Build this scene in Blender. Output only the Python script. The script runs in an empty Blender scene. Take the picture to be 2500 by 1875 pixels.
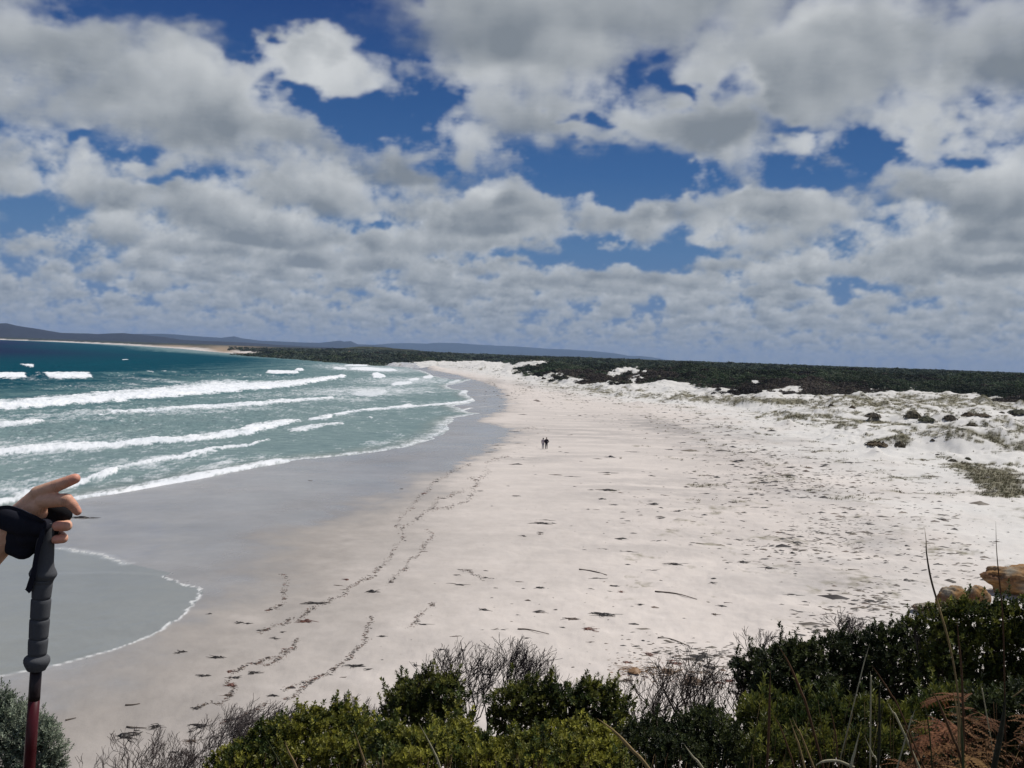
import bpy, bmesh, math, time
import numpy as np
from mathutils import Matrix, Vector
T_START=time.time()
scene=bpy.context.scene
EXPOSURE=0.0
HAZE=3.4e-5
F=2255.0; CX,CY=1250.0,937.5; H=14.5
PITCH=math.radians(1.826); ROLL=math.radians(2.0)
fw=np.array([0,math.cos(PITCH),-math.sin(PITCH)]); up0=np.array([0,math.sin(PITCH),math.cos(PITCH)]); X=np.array([1.,0,0])
rt=math.cos(ROLL)*X+math.sin(ROLL)*up0; up=-math.sin(ROLL)*X+math.cos(ROLL)*up0
def pix_dir(px,py):
    px=np.asarray(px,float);py=np.asarray(py,float)
    d=fw+rt*((px-CX)/F)[...,None]+up*((CY-py)/F)[...,None]
    return d/np.linalg.norm(d,axis=-1,keepdims=True)
def dir_pix(d):
    z=np.maximum(d@fw,1e-3)
    return CX+F*(d@rt)/z, CY-F*(d@up)/z
SUN_EL=math.radians(60);SUN_AZ=math.radians(62)   # az clockwise from +Y
sund=np.array([math.sin(SUN_AZ)*math.cos(SUN_EL),math.cos(SUN_AZ)*math.cos(SUN_EL),math.sin(SUN_EL)])
def gfield(shape,beta,seed,lo=1,hi=None):
    r=np.random.default_rng(seed)
    n=r.standard_normal(shape).astype(np.float32)
    f=np.fft.rfftn(n)
    ks=[np.fft.fftfreq(s)*s for s in shape[:-1]]+[np.fft.rfftfreq(shape[-1])*shape[-1]]
    k=np.sqrt(sum(g.astype(np.float32)**2 for g in np.meshgrid(*ks,indexing='ij')))
    a=np.where(k>=lo,np.maximum(k,1e-3)**(-beta),0)
    if hi: a=a*(k<=hi)
    o=np.fft.irfftn(f*a,s=shape).astype(np.float32)
    return o/o.std()
def worley(N,c,seed):
    r=np.random.default_rng(seed)
    pts=r.random((c,c,c,3)).astype(np.float32)
    g=(np.arange(N,dtype=np.float32)+.5)*c/N
    ci=g.astype(int); fr=g-ci
    best=np.full((N,N,N),9.,np.float32)
    for dx in(-1,0,1):
        for dy in(-1,0,1):
            for dz in(-1,0,1):
                P=pts[((ci+dx)%c)[:,None,None],((ci+dy)%c)[None,:,None],((ci+dz)%c)[None,None,:]]
                d=(P[...,0]+dx-fr[:,None,None])**2+(P[...,1]+dy-fr[None,:,None])**2+(P[...,2]+dz-fr[None,None,:])**2
                np.minimum(best,d,out=best)
    return 1-np.sqrt(np.minimum(best,1))
def bil(T,x,y):
    n=T.shape[0]; x=x%n;y=y%n
    i=x.astype(np.int32);j=y.astype(np.int32);a=x-i;b=y-j
    i%=n;j%=n;i1=(i+1)%n;j1=(j+1)%n
    return (T[i,j]*(1-a)+T[i1,j]*a)*(1-b)+(T[i,j1]*(1-a)+T[i1,j1]*a)*b
def tri(T,x,y,z):
    n=T.shape[0]; x=x%n;y=y%n;z=z%n
    i=x.astype(np.int32);j=y.astype(np.int32);k=z.astype(np.int32)
    a=x-i;b=y-j;c=z-k;i%=n;j%=n;k%=n
    i1=(i+1)%n;j1=(j+1)%n;k1=(k+1)%n
    Tf=T.ravel();I=i*n*n;I1=i1*n*n;J=j*n;J1=j1*n
    v0=(Tf[I+J+k]*(1-a)+Tf[I1+J+k]*a)*(1-b)+(Tf[I+J1+k]*(1-a)+Tf[I1+J1+k]*a)*b
    v1=(Tf[I+J+k1]*(1-a)+Tf[I1+J+k1]*a)*(1-b)+(Tf[I+J1+k1]*(1-a)+Tf[I1+J1+k1]*a)*b
    return v0*(1-c)+v1*c
GAPS=[(520,0,310,50,1.4),(610,90,55,65,1.1),(227,310,24,18,1.),(850,265,230,42,1.1),(1010,320,130,45,.9),(1090,405,70,40,1.),(720,225,80,30,.8),(370,365,45,20,.8),(430,425,75,22,.9),
(60,515,120,50,1.),(1578,150,28,32,1.),(1657,218,34,26,1.),(1778,205,55,48,1.1),(1872,290,42,45,1.),(1930,325,40,20,.8),(1430,320,50,26,.9),(1340,315,25,18,.7),
(1500,415,240,45,1.2),(1600,450,200,25,.6),(2180,375,170,38,1.1),(2060,430,140,28,.9),(1900,400,60,40,.5),(2380,385,60,20,.8),(1600,612,260,38,1.2),(1330,630,120,20,.8),(900,578,50,16,.9),(1060,20,30,30,.4),
(2500,540,30,20,.0),(150,600,60,30,.3),(2020,700,160,16,.6),(1900,560,100,18,.4),(330,700,160,14,.4),(900,700,200,12,.3),(60,640,120,30,.4)]
CLD=[(280,200,340,115,.75),(980,120,330,120,.85),(1500,80,160,60,.3),(2200,130,440,190,1.5),(730,120,110,80,1.25),(480,230,110,90,.6),(1650,320,180,45,.6),(1180,530,260,90,.7),(500,560,320,60,.45),(560,340,150,60,.35),(850,430,200,60,.4),
(1800,510,340,60,.6),(2350,560,200,80,.6),(100,380,180,60,.5),(1960,380,70,50,.5),(1300,700,600,30,.3),(1550,690,340,30,.5),(2200,650,300,40,.4),(800,620,250,40,.45),(350,480,180,40,.4)]
def hint(px,py):
    t=tex()['wp']
    px,py=px+26*bil(t[0],px*.11,py*.2)+13*bil(t[1],px*.45,py*.8), py+13*bil(t[1],px*.11+50,py*.2)+9*bil(t[0],px*.45,py*.8)
    s=np.zeros_like(px)
    for cx,cy,rx,ry,w in GAPS: s-=w*np.exp(-(((px-cx)/rx)**2+((py-cy)/ry)**2)**1.0)
    c=np.zeros_like(px)
    for cx,cy,rx,ry,w in CLD: c+=w*np.exp(-(((px-cx)/rx)**2+((py-cy)/ry)**2))
    lo=np.clip((py-(600+px*.035))/240,0,1)
    return .95*s+.60*np.minimum(c,1.4)-.17*lo
_T={}
def tex():
    if _T: return _T
    n=96
    _T['w']=(.6*worley(n,4,1)+.28*worley(n,9,2)+.12*worley(n,18,3)); _T['w']=(_T['w']-_T['w'].mean())/_T['w'].std()
    _T['g']=gfield((n,n,n),2.6,4)
    _T['c']=gfield((512,512),1.7,5,lo=17)
    _T['wp']=(gfield((256,256),1.9,8,lo=3),gfield((256,256),1.9,9,lo=3))
    return _T
Z0=1150.;TH=900.
def density(x,y,z,bias,stp):
    t=tex()
    c=bil(t['c'],x*(512/52000.)+100,y*(512/52000.)+60)
    h=(z-Z0)/TH
    nz=.55*tri(t['w'],x*(96/2400.),y*(96/2400.),z*(96/1900.))+.4*tri(t['g'],x*(96/1500.)+7,y*(96/1500.),z*(96/1000.))
    det=tri(t['w'],x*(96/520.)+31,y*(96/520.),z*(96/480.))
    fade=np.clip(260./stp,0,1)
    s=-.065+bias+.40*c+.44*nz*(.45+.55*fade)+.13*det*fade**2
    prof=np.clip((h-.05-.07*nz)/.16,0,1)
    return np.clip((s-1.0*h**1.2)*prof*1.5,0,1.0)
def clouds(d,NS=36,seed=0):
    """d (n,3) unit dirs -> lum, alpha"""
    el=np.maximum(d[:,2],.006)
    px,py=dir_pix(d)
    front=(d@fw>.35)
    b=np.where(front,hint(np.clip(px,-1500,4000),np.clip(py,-1500,3000)),.1)
    # curved earth keeps horizon distance finite
    R=6.371e6
    def dist(z): 
        return (-el*R+np.sqrt((el*R)**2+2*R*z))
    n=len(d)
    L=np.zeros(n,np.float32);T=np.ones(n,np.float32)
    rng=np.random.default_rng(seed)
    t0=dist(Z0);t1=dist(Z0+TH)
    st=(t1-t0)/NS
    jit=.2+.6*rng.random(n)
    for i in range(NS):
        t=t0+(i+jit)*st
        z_=Z0+TH*(i+jit)/NS
        x=d[:,0]*t;y=d[:,1]*t
        act=T>.02
        if not act.any():break
        xa,ya,ba,sa=x[act],y[act],b[act],st[act]
        za=z_[act]
        r=density(xa,ya,za,ba,sa)
        dd=np.zeros_like(r)
        m=r>.001
        if m.any():
            od=r[m]*35
            prev=0
            for q in (60.,170.,340.):
                zq=za[m]+sund[2]*q
                dq=density(xa[m]+sund[0]*q,ya[m]+sund[1]*q,zq,ba[m],sa[m])*(zq<Z0+TH*1.3)
                od=od+dq*(q-prev)*.9; prev=q
            k=.0062
            li=.62*np.exp(-k*od)+.38*np.exp(-k*.22*od)
            hh=(za[m]-Z0)/TH
            g=np.clip((hh-.06)/.42,0,1); lum=.20+.36*g*g*(3-2*g)+.47*li+.07*bil(_T['wp'][0],xa[m]*.085,ya[m]*.085)+.05*bil(_T['wp'][1],xa[m]*.25,ya[m]*.25)
            dd[m]=lum
        a=1-np.exp(-r*np.minimum(sa,500)*.0078)
        L[act]+=T[act]*a*dd; T[act]*=1-a
    al=1-T
    return np.where(al>1e-3,L/np.maximum(al,1e-3),.6),al

HZW=.075;HZA=.80;HZC=np.array([.235,.285,.355])
def lum2col(Lq):
    t=np.clip((Lq-.42)/.58,0,1.12)
    return np.array([.215,.245,.275])*(1-t)+np.array([.62,.64,.65])*t
# ---------------------------------------------------------------- camera, world, sun
cam_data=bpy.data.cameras.new("camera"); cam=bpy.data.objects.new("camera",cam_data)
scene.collection.objects.link(cam); scene.camera=cam
cam_data.sensor_fit='HORIZONTAL'; cam_data.angle=2*math.atan(CX/F)
cam_data.clip_start=0.05; cam_data.clip_end=300000
cam.matrix_world=Matrix(((rt[0],up[0],-fw[0],0),(rt[1],up[1],-fw[1],0),(rt[2],up[2],-fw[2],H),(0,0,0,1)))
world=bpy.data.worlds.new("World"); scene.world=world; world.use_nodes=True
wn=world.node_tree.nodes; wl=world.node_tree.links
sk=wn.new('ShaderNodeTexSky'); sk.sky_type='NISHITA'; sk.sun_disc=False
sk.sun_elevation=SUN_EL; sk.sun_rotation=SUN_AZ
sk.air_density=1.0; sk.dust_density=0.3; sk.ozone_density=3.0; sk.altitude=0
bg=wn['Background']; bg.inputs['Strength'].default_value=0.06
gm=wn.new('ShaderNodeGamma'); gm.inputs[1].default_value=1.15
wl.new(sk.outputs[0],gm.inputs[0]); wl.new(gm.outputs[0],bg.inputs['Color'])
sun_data=bpy.data.lights.new("sun",'SUN'); sun_data.energy=3.8; sun_data.angle=math.radians(0.55); sun_data.color=(1,.955,.89)
sun=bpy.data.objects.new("sun",sun_data); scene.collection.objects.link(sun)
sun.rotation_euler=Vector(sund).to_track_quat('Z','Y').to_euler()
sun.location=(60,40,120)
scene.view_settings.view_transform='Standard'; scene.view_settings.look='None'
scene.view_settings.exposure=EXPOSURE; scene.view_settings.gamma=1
scene.render.engine='CYCLES'
scene.cycles.max_bounces=8; scene.cycles.transparent_max_bounces=16
try: scene.cycles.volume_bounces=1
except Exception: pass
# ---------------------------------------------------------------- helpers
def tag(o,label=None,cat=None,group=None,kind=None):
    if label:o['label']=label
    if cat:o['category']=cat
    if group:o['group']=group
    if kind:o['kind']=kind
    return o
def empty(name,loc=(0,0,0),parent=None):
    o=bpy.data.objects.new(name,None); scene.collection.objects.link(o); o.location=loc; o.empty_display_size=.1
    if parent:o.parent=parent
    return o
def mesh_np(name,V,faces,mat,parent=None,attrs=None,smooth=True,loc=None):
    """faces: list of int arrays (n,3) or (n,4)"""
    V=np.asarray(V,np.float32).reshape(-1,3)
    if isinstance(faces,np.ndarray): faces=[faces]
    faces=[f for f in faces if len(f)]
    me=bpy.data.meshes.new(name)
    if loc is not None: V=V-np.asarray(loc,np.float32)
    me.vertices.add(len(V)); me.vertices.foreach_set('co',V.ravel())
    nl=sum(f.size for f in faces); nf=sum(len(f) for f in faces)
    me.loops.add(nl); me.polygons.add(nf)
    me.loops.foreach_set('vertex_index',np.concatenate([f.ravel() for f in faces]).astype(np.int32))
    tot=np.concatenate([np.full(len(f),f.shape[1],np.int32) for f in faces])
    st=np.concatenate([[0],np.cumsum(tot)[:-1]]).astype(np.int32)
    me.polygons.foreach_set('loop_start',st)
    try: me.polygons.foreach_set('loop_total',tot)
    except Exception: pass
    me.polygons.foreach_set('use_smooth',np.full(nf,smooth,bool))
    me.update(calc_edges=True)
    for k,a in (attrs or {}).items():
        a=np.asarray(a,np.float32)
        if a.ndim==1:
            at=me.attributes.new(k,'FLOAT','POINT'); at.data.foreach_set('value',a)
        else:
            if a.shape[1]==3: a=np.concatenate([a,np.ones((len(a),1),np.float32)],1)
            at=me.attributes.new(k,'FLOAT_COLOR','POINT'); at.data.foreach_set('color',np.ascontiguousarray(a).ravel())
    if mat: me.materials.append(mat)
    o=bpy.data.objects.new(name,me); scene.collection.objects.link(o)
    if loc is not None:o.location=loc
    if parent is not None:o.parent=parent
    return o
class NT:
    def __init__(s,name):
        s.m=bpy.data.materials.new(name); s.m.use_nodes=True; s.t=s.m.node_tree; s.n=s.t.nodes; s.n.clear()
        s.out=s.n.new('ShaderNodeOutputMaterial')
    def node(s,typ,**kw):
        n=s.n.new('ShaderNode'+typ)
        for k,v in kw.items():
            if k in n.inputs.keys() if isinstance(k,str) else False: pass
            setattr(n,k,v)
        return n
    def link(s,a,b): s.t.links.new(a,b)
    def val(s,sock,v):
        if hasattr(v,'is_output'): s.link(v,sock)
        else: sock.default_value=v
    def attr(s,name,fac=False):
        n=s.node('Attribute'); n.attribute_name=name
        return n.outputs['Fac'] if fac else n.outputs['Color']
    def noise(s,scale,detail=4,rough=.55,vec=None,dist=0):
        n=s.node('TexNoise'); n.inputs['Scale'].default_value=scale; n.inputs['Detail'].default_value=detail
        n.inputs['Roughness'].default_value=rough; n.inputs['Distortion'].default_value=dist
        if vec is not None:s.link(vec,n.inputs['Vector'])
        return n.outputs['Fac']
    def pos(s,scale=(1,1,1),obj=False):
        g=s.node('TexCoord').outputs['Object'] if obj else s.node('NewGeometry').outputs['Position']
        mp=s.node('Mapping'); mp.inputs['Scale'].default_value=scale; s.link(g,mp.inputs['Vector']); return mp.outputs[0]
    def ramp(s,f,stops):
        n=s.node('ValToRGB'); s.link(f,n.inputs[0]); e=n.color_ramp.elements
        while len(e)>len(stops): e.remove(e[-1])
        while len(e)<len(stops): e.new(.5)
        for el,(p,c) in zip(e,stops):
            el.position=p; el.color=(c if isinstance(c,(tuple,list)) else (c,c,c))+((1,) if not isinstance(c,(tuple,list)) or len(c)==3 else ())
        return n.outputs['Color']
    def math(s,op,a,b=None,c=None,clamp=False):
        n=s.node('Math'); n.operation=op; n.use_clamp=clamp
        for i,v in enumerate((a,b,c)):
            if v is not None:s.val(n.inputs[i],v)
        return n.outputs[0]
    def mix(s,f,a,b,mode='MIX'):
        n=s.node('Mix'); n.data_type='RGBA'; n.blend_type=mode
        s.val(n.inputs[0],f)
        for i,v in((6,a),(7,b)):
            if isinstance(v,tuple) and len(v)==3:v=v+(1,)
            s.val(n.inputs[i],v)
        return n.outputs[2]
    def mixf(s,f,a,b):
        n=s.node('Mix'); n.data_type='FLOAT'; s.val(n.inputs[0],f); s.val(n.inputs[2],a); s.val(n.inputs[3],b); return n.outputs[0]
    def bump(s,h,strength=.3,dist=.02,normal=None):
        n=s.node('Bump'); s.link(h,n.inputs['Height']); s.val(n.inputs['Strength'],strength); n.inputs['Distance'].default_value=dist
        if normal is not None:s.link(normal,n.inputs['Normal'])
        return n.outputs[0]
    def bsdf(s,col,rough=.8,spec=.3,normal=None,**kw):
        n=s.node('BsdfPrincipled')
        if isinstance(col,tuple): col=col+(1,)
        s.val(n.inputs['Base Color'],col); s.val(n.inputs['Roughness'],rough); s.val(n.inputs['Specular IOR Level'],spec)
        if normal is not None:s.link(normal,n.inputs['Normal'])
        for k,v in kw.items(): s.val(n.inputs[k.replace('_',' ')],v)
        s.link(n.outputs[0],s.out.inputs['Surface']); return n
def simple(name,col,rough=.7,spec=.3,nscale=20,namt=.25,bumpd=0,**kw):
    t=NT(name); p=t.pos(obj=True)
    f=t.noise(nscale,5,.6,p)
    c=t.mix(f,tuple(x*(1-namt) for x in col),tuple(min(1,x*(1+namt)) for x in col))
    nm=t.bump(f,.5,bumpd) if bumpd else None
    t.bsdf(c,rough,spec,nm,**kw); return t.m
def vcolmat(name,rough=.75,spec=.3,transl=0,nscale=0,namt=.3,bumpd=0):
    t=NT(name); c=t.attr('col')
    nm=None
    if nscale:
        f=t.noise(nscale,4,.6,t.pos()); c=t.mix(1.0,c,t.ramp(f,[(.25,(1-namt,)*3),(.75,(1+namt,)*3)]),'MULTIPLY')
        if bumpd:nm=t.bump(f,.6,bumpd)
    b=t.bsdf(c,rough,spec,nm)
    if transl:
        tr=t.node('BsdfTranslucent'); t.link(c,tr.inputs[0]); ms=t.node('MixShader'); ms.inputs[0].default_value=transl
        t.link(b.outputs[0],ms.inputs[1]); t.link(tr.outputs[0],ms.inputs[2]); t.link(ms.outputs[0],t.out.inputs['Surface'])
    return t.m
def at_px(px,py,depth):
    """world point whose forward (y) distance is depth, seen at photo pixel"""
    d=pix_dir(px,py); k=depth/d[...,1]
    return d*k[...,None]+np.array([0,0,H]) if d.ndim>1 else d*(depth/d[1])+np.array([0,0,H])
def plane_pt(px,py,z=0.):
    d=pix_dir(px,py); t=(z-H)/d[...,2]; return (d[...,:2]*t[...,None]) if d.ndim>1 else d[:2]*t
def proj(x,y,z):
    d=np.stack([x,y,z-H],-1); return dir_pix(d)
def poly_sd(x,y,P):
    """signed distance to open polyline P (n,2); positive on the right-hand side of travel"""
    best=np.full(x.shape,1e18);sg=np.ones(x.shape)
    for i in range(len(P)-1):
        ax,ay=P[i];bx,by=P[i+1];ex,ey=bx-ax,by-ay
        wx,wy=x-ax,y-ay
        t=np.clip((wx*ex+wy*ey)/(ex*ex+ey*ey),0,1)
        dx,dy=wx-t*ex,wy-t*ey
        d=dx*dx+dy*dy
        cr=ex*wy-ey*wx
        m=d<best
        best=np.where(m,d,best); sg=np.where(m,np.where(cr<0,1,-1),sg)
    return np.sqrt(best)
def in_poly(x,y,P):
    c=np.zeros(x.shape,bool);n=len(P)
    for i in range(n):
        x0,y0=P[i];x1,y1=P[(i+1)%n]
        if y0==y1:continue
        c^=((y0>y)!=(y1>y))&(x<(x1-x0)*(y-y0)/(y1-y0)+x0)
    return c
def sms(a,b,x):
    t=np.clip((x-a)/(b-a),0,1); return t*t*(3-2*t)
NOI=[gfield((256,256),1.6,20+i,lo=2) for i in range(4)]
NOF=gfield((512,512),1.0,30,lo=8)
def n2(i,x,y,size): return bil(NOI[i],x*(256/size)+17*i,y*(256/size)+91*i)
def grid_faces(nr,nc,wrap=False):
    a=np.arange(nr*nc).reshape(nr,nc)
    if wrap:
        b=np.roll(a,-1,1)
        f=np.stack([a[:-1],b[:-1],b[1:],a[1:]],-1).reshape(-1,4)
    else: f=np.stack([a[:-1,:-1],a[:-1,1:],a[1:,1:],a[1:,:-1]],-1).reshape(-1,4)
    return f
# ---------------------------------------------------------------- plan of the coast (photo pixels mapped on the ground plane)
def S(*a): return np.array(a,float).reshape(-1,2)
SHORE_PX=S(0,829.5,130,834,300,842,440,851,500,857,560,862,600,865,680,869,740,873,800,877,850,880,900,883,960,888,1000,896,1040,908,1060,918,1100,926,1152,926,1120,936,1090,941,1105,950,1145,954,1138,964,1160,976,1148,984,1110,990,
 1140,1006,1170,1009,1120,1019,1092,1036,1092,1050,1060,1071,985,1092,860,1110,710,1126,560,1150,395,1181,190,1217,90,1232,-40,1258,-200,1300)
SHORE=plane_pt(SHORE_PX[:,0],SHORE_PX[:,1],0.)
SHORE=np.concatenate([[[-30000,2000],[-12000,3600],[-6000,4600]],SHORE,[[-75,35],[-110,0],[-200,-60],[-900,-250],[-30000,-3000]]])
LAND=np.concatenate([SHORE,[[-30000,-90000],[90000,-90000],[90000,90000],[-90000,90000],[-90000,2000]]])
TOE_PX=S(900,887,960,891,1100,897,1250,919,1400,946,1500,966,1600,978,1700,986,1780,998,1850,1018,2000,1080,2120,1115,2230,1135,2320,1160,2400,1205,2500,1262,2650,1360,2900,1500)
TOE=plane_pt(TOE_PX[:,0],TOE_PX[:,1],1.6)
SCR_PX=S(900,882,1000,883,1100,884,1160,882,1215,886,1250,899,1290,907,1420,927,1500,934,1600,935,1700,939,1760,952,1810,960,1860,957,1990,964,2050,967,2150,961,2290,967,2350,972,2450,978,2500,984,2700,1012,3000,1060)
SCR=plane_pt(SCR_PX[:,0],SCR_PX[:,1],4.0)
def close_right(P):
    return np.concatenate([[[-9000,9000]],P,[[P[-1,0]+300,P[-1,1]-60],[900,60],[90000,0],[90000,90000],[-9000,90000]]])
def sdist(x,y,P,C):
    d=poly_sd(x,y,P); return np.where(in_poly(x,y,C),d,-d)
TOEX=np.concatenate([[[-420,1330]],TOE,[[300,40],[900,-60]]]); SCRX=np.concatenate([[[-420,1345]],SCR,[[900,100],[3000,0]]])
TOEC=np.concatenate([TOEX,[[90000,-60],[90000,90000],[-420,90000]]]); SCRC=np.concatenate([SCRX,[[90000,0],[90000,90000],[-420,90000]]])
# hummocks read off the photo: px,py,width,height(m)
HUM=[(1185,893,110,3.2),(1060,889,70,2.2),(1120,890,60,1.6),(1320,893,70,3.0),(1525,912,70,2.6),(1240,895,60,2.0),(2380,985,90,1.6),(2150,975,80,1.2),(2132,1018,32,1.5),(2230,1020,36,2.4),(2262,1032,34,1.9),(2319,1028,30,2.2),(2373,1020,34,1.7),(2402,1024,36,1.4),(2373,1044,24,1.3),(2405,1046,26,1.2),(2490,1008,44,2.4),(2079,996,14,1.2),(2029,992,18,1.5),
(2163,1002,48,1.6),(2000,984,40,1.3),(2300,985,60,1.6),(2400,990,60,1.5),(2100,985,70,1.6),(2470,1050,60,1.6),(2440,1075,50,1.5),(2200,1064,70,1.5),(2320,1070,80,1.4),(2140,1082,40,1.2),(1925,1018,60,1.2),(2050,1032,60,1.0),(2420,1160,140,.7),(2490,1185,90,.5),(1650,965,60,1.0),(1560,960,60,1.0),(1380,935,50,1.1)]
HUMP=[]
for px,py,w,hh in HUM:
    q=plane_pt(float(px),float(py),4.5 if px<1600 else 3.2 if py<1100 else 1.8); D=math.hypot(*q); HUMP.append((q[0],q[1],max(w/F*D*.42,1.4),hh*1.45))
def height(x,y):
    r=np.hypot(x,y)
    sd=sdist(x,y,SHORE,LAND)
    sd=sd+np.where(r<1200,1,3)*(n2(0,x,y,90.)*.5+n2(1,x,y,23.)*.18)
    h=np.where(sd<0,np.maximum(.03*sd,-7),np.where(sd<45,.02*sd,.9+.7*(1-np.exp(-(sd-45)/90))))
    h=h+sms(20,60,sd)*(n2(2,x,y,70.)*.10+n2(3,x,y,19.)*.035)
    # far shores rise as a low foredune straight behind the beach
    far=sms(1150,1500,y)
    h=h+far*sms(5,70,sd)*5.5+far*sms(60,500,sd)*(2.5+n2(1,x,y,900)*1.2)
    # dunes
    near=1-far
    td=sdist(x,y,TOEX,TOEC)+n2(1,x,y,60.)*3
    cd=sdist(x,y,SCRX,SCRC)+n2(2,x,y,80.)*4
    inn=sms(0,22,td)
    rough=n2(0,x,y,190.)*.95+n2(3,x,y,90.)*.22
    h=h+near*inn*(1.9+rough)+near*sms(15,120,td)*1.0
    hum=np.zeros_like(h)
    for hx,hy,s,hh in HUMP:
        d2=((x-hx)**2+(y-hy)**2)/s**2
        hum=np.maximum(hum,np.where(d2<9,hh*np.exp(-d2**.62*1.15),0))
    h=h+near*hum
    sc=sms(-6,30,cd)
    h=h+near*(sc*2.6+sms(20,260,cd)*1.6+sc*(n2(3,x,y,400.)*.9+n2(1,x,y,160.)*.7+n2(0,x,y,60.)*.3))
    # wide plain beyond, wooded point on the far side of the bay
    h=h+sms(500,3000,cd)*near*1.0
    q=plane_pt(845.,868.,0.); h=h+sms(0,50,sd)*(9.5*np.exp(-(((x-q[0]-25)/85)**2+((y-q[1]-60)/160)**2))+4.0*np.exp(-(((x-q[0]-130)/120)**2+((y-q[1]-80)/200)**2)))
    # slope of the headland the camera stands on
    rr=r*(1-.13*sms(-2,9,x)*sms(0,4,y))
    hill=12.86-.16*np.minimum(rr,3)-.43*np.clip(rr-3,0,11)-.60*np.clip(rr-14,0,60)
    hill=hill+(.09*n2(1,x,y,30.)+.03*n2(3,x,y,11.))*sms(1.5,5,r)
    back=12.9+.02*np.clip(-y,0,200)+n2(2,x,y,60.)*.4
    hb=np.where(y<0,np.where(r<3,12.86-.16*rr,back-.3),-50)
    hill=np.where(y<0,np.maximum(hill,12.4-.25*np.clip(-x-20,0,100)),hill)
    return np.maximum(h,hill),sd,td,cd,hill>h
az_f=np.arange(-36.,36.01,.065); az_c=np.arange(38.,322.,2.)
AZ=np.radians(np.concatenate([az_f,az_c]))
RR=np.concatenate([np.linspace(.3,28,50,endpoint=False),np.arange(28,75,.22),np.arange(75,110,.5),np.arange(110,460,1.15),np.arange(460,900,3.2),np.arange(900,1700,9),np.geomspace(1700,6500,130,endpoint=False),np.geomspace(6500,24500,22)])
RG,AG=np.meshgrid(RR,AZ,indexing='ij')
XG=RG*np.sin(AG);YG=RG*np.cos(AG)
ZG,SDG,TDG,CDG,HILLG=height(XG.ravel(),YG.ravel())
ZG=ZG.reshape(XG.shape)
NF=len(az_f)
PXG,PYG=proj(XG,YG,ZG)
def ground_hit(px,py):
    """first terrain point seen at photo pixel"""
    px=np.atleast_1d(np.asarray(px,float));py=np.atleast_1d(np.asarray(py,float))
    d=pix_dir(px,py); az=np.degrees(np.arctan2(d[:,0],d[:,1])); c=np.clip(np.round((az+36)/.065).astype(int),0,NF-1)
    out=np.zeros((len(px),3)); global HIT_I
    HIT_I=np.zeros((len(px),2),int)
    s=np.sin(np.radians(np.degrees(np.arctan2(d[:,2],np.hypot(d[:,0],d[:,1])))));
    te=d[:,2]/np.hypot(d[:,0],d[:,1])
    i0=20 # skip the slope under the lens
    for k in range(len(px)):
        tz=(ZG[i0:,c[k]]-H)/RR[i0:]
        idx=np.argmax(tz>=te[k]) if (tz>=te[k]).any() else len(tz)-1
        i=idx+i0
        if idx>0:
            a,b=tz[idx-1],tz[idx]; f=(te[k]-a)/(b-a) if b>a else 1
            r=RR[i-1]+(RR[i]-RR[i-1])*f; z=ZG[i-1,c[k]]+(ZG[i,c[k]]-ZG[i-1,c[k]])*f
        else: r=RR[i];z=ZG[i,c[k]]
        HIT_I[k]=(i,c[k])
        out[k]=(r*math.sin(math.radians(az[k])),r*math.cos(math.radians(az[k])),z)
    return out
def hgt(x,y):
    x=np.atleast_1d(np.asarray(x,float));y=np.atleast_1d(np.asarray(y,float)); return height(x,y)[0]
# --- surface colours of the ground (sand, damp sand and plants, with cloud shade painted onto the beach)
x=XG.ravel();y=YG.ravel();px=PXG.ravel();py=PYG.ravel();z=ZG.ravel();r=RG.ravel()
wig=n2(0,x,y,40.)*1.0+n2(3,x,y,9.)*.5
dry=np.array([.62,.565,.515]);duns=np.array([.64,.625,.59]);damp=np.array([.30,.275,.25]);wetc=np.array([.30,.29,.278]);film=np.array([.232,.243,.228])
col=np.tile(dry,(len(x),1));rough=np.full(len(x),.95)
def blend(c,f): 
    global col
    f=f[:,None]; col=col*(1-f)+c*f
inview=(r>25)&(y>0)
# damp sand: low, towards the lower left of the beach
WET_PX=S(1010,893,1060,903,1120,915,1180,930,1230,950,1245,975,1245,1000,1190,1015,1180,1025,1240,1035,1272,1052,1262,1064,1225,1087,1180,1107,1150,1132,1090,1157,1050,1187,960,1232,870,1258,760,1288,700,1322,672,1350,655,1400,630,1450,600,1490,520,1530,420,1560,300,1640,150,1700,-100,1790)
WETL=plane_pt(WET_PX[:,0],WET_PX[:,1],.5)
WETP=np.concatenate([WETL,[[-200,10],[-2500,500],[-2500,1500],[-160,1180]]])
wd=poly_sd(x,y,WETL);wd=np.where(in_poly(x,y,WETP),wd,-wd)+wig*.9
damp_w=sms(-22,3,wd)*.0
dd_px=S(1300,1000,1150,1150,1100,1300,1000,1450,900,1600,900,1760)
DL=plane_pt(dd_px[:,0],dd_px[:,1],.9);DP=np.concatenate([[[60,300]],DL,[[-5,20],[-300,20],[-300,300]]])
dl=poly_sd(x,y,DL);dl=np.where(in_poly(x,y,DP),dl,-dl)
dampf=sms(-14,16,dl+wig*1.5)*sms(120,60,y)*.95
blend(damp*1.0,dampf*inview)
sf_=sms(130,55,r); blend(damp,sms(-5,1.5,wd+0)*.45*inview)
blend(damp,sms(-9,2,wd)*.5*inview*sf_)
wet=np.where(r>110,sms(-1.,2.2,wd),sms(-3.5,5.,wd))*inview*(y<1400)
wv_=np.clip(1+.05*n2(2,x,y,110.)+.035*n2(1,x,y*1.6,30.),.8,1.2)[:,None]
blend(wetc*wv_*(1+.10*sms(90,200,r))[:,None],wet); rough=rough*(1-wet)+np.clip(.20+.05*n2(3,x,y,60.),.10,.35)*wet
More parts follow.
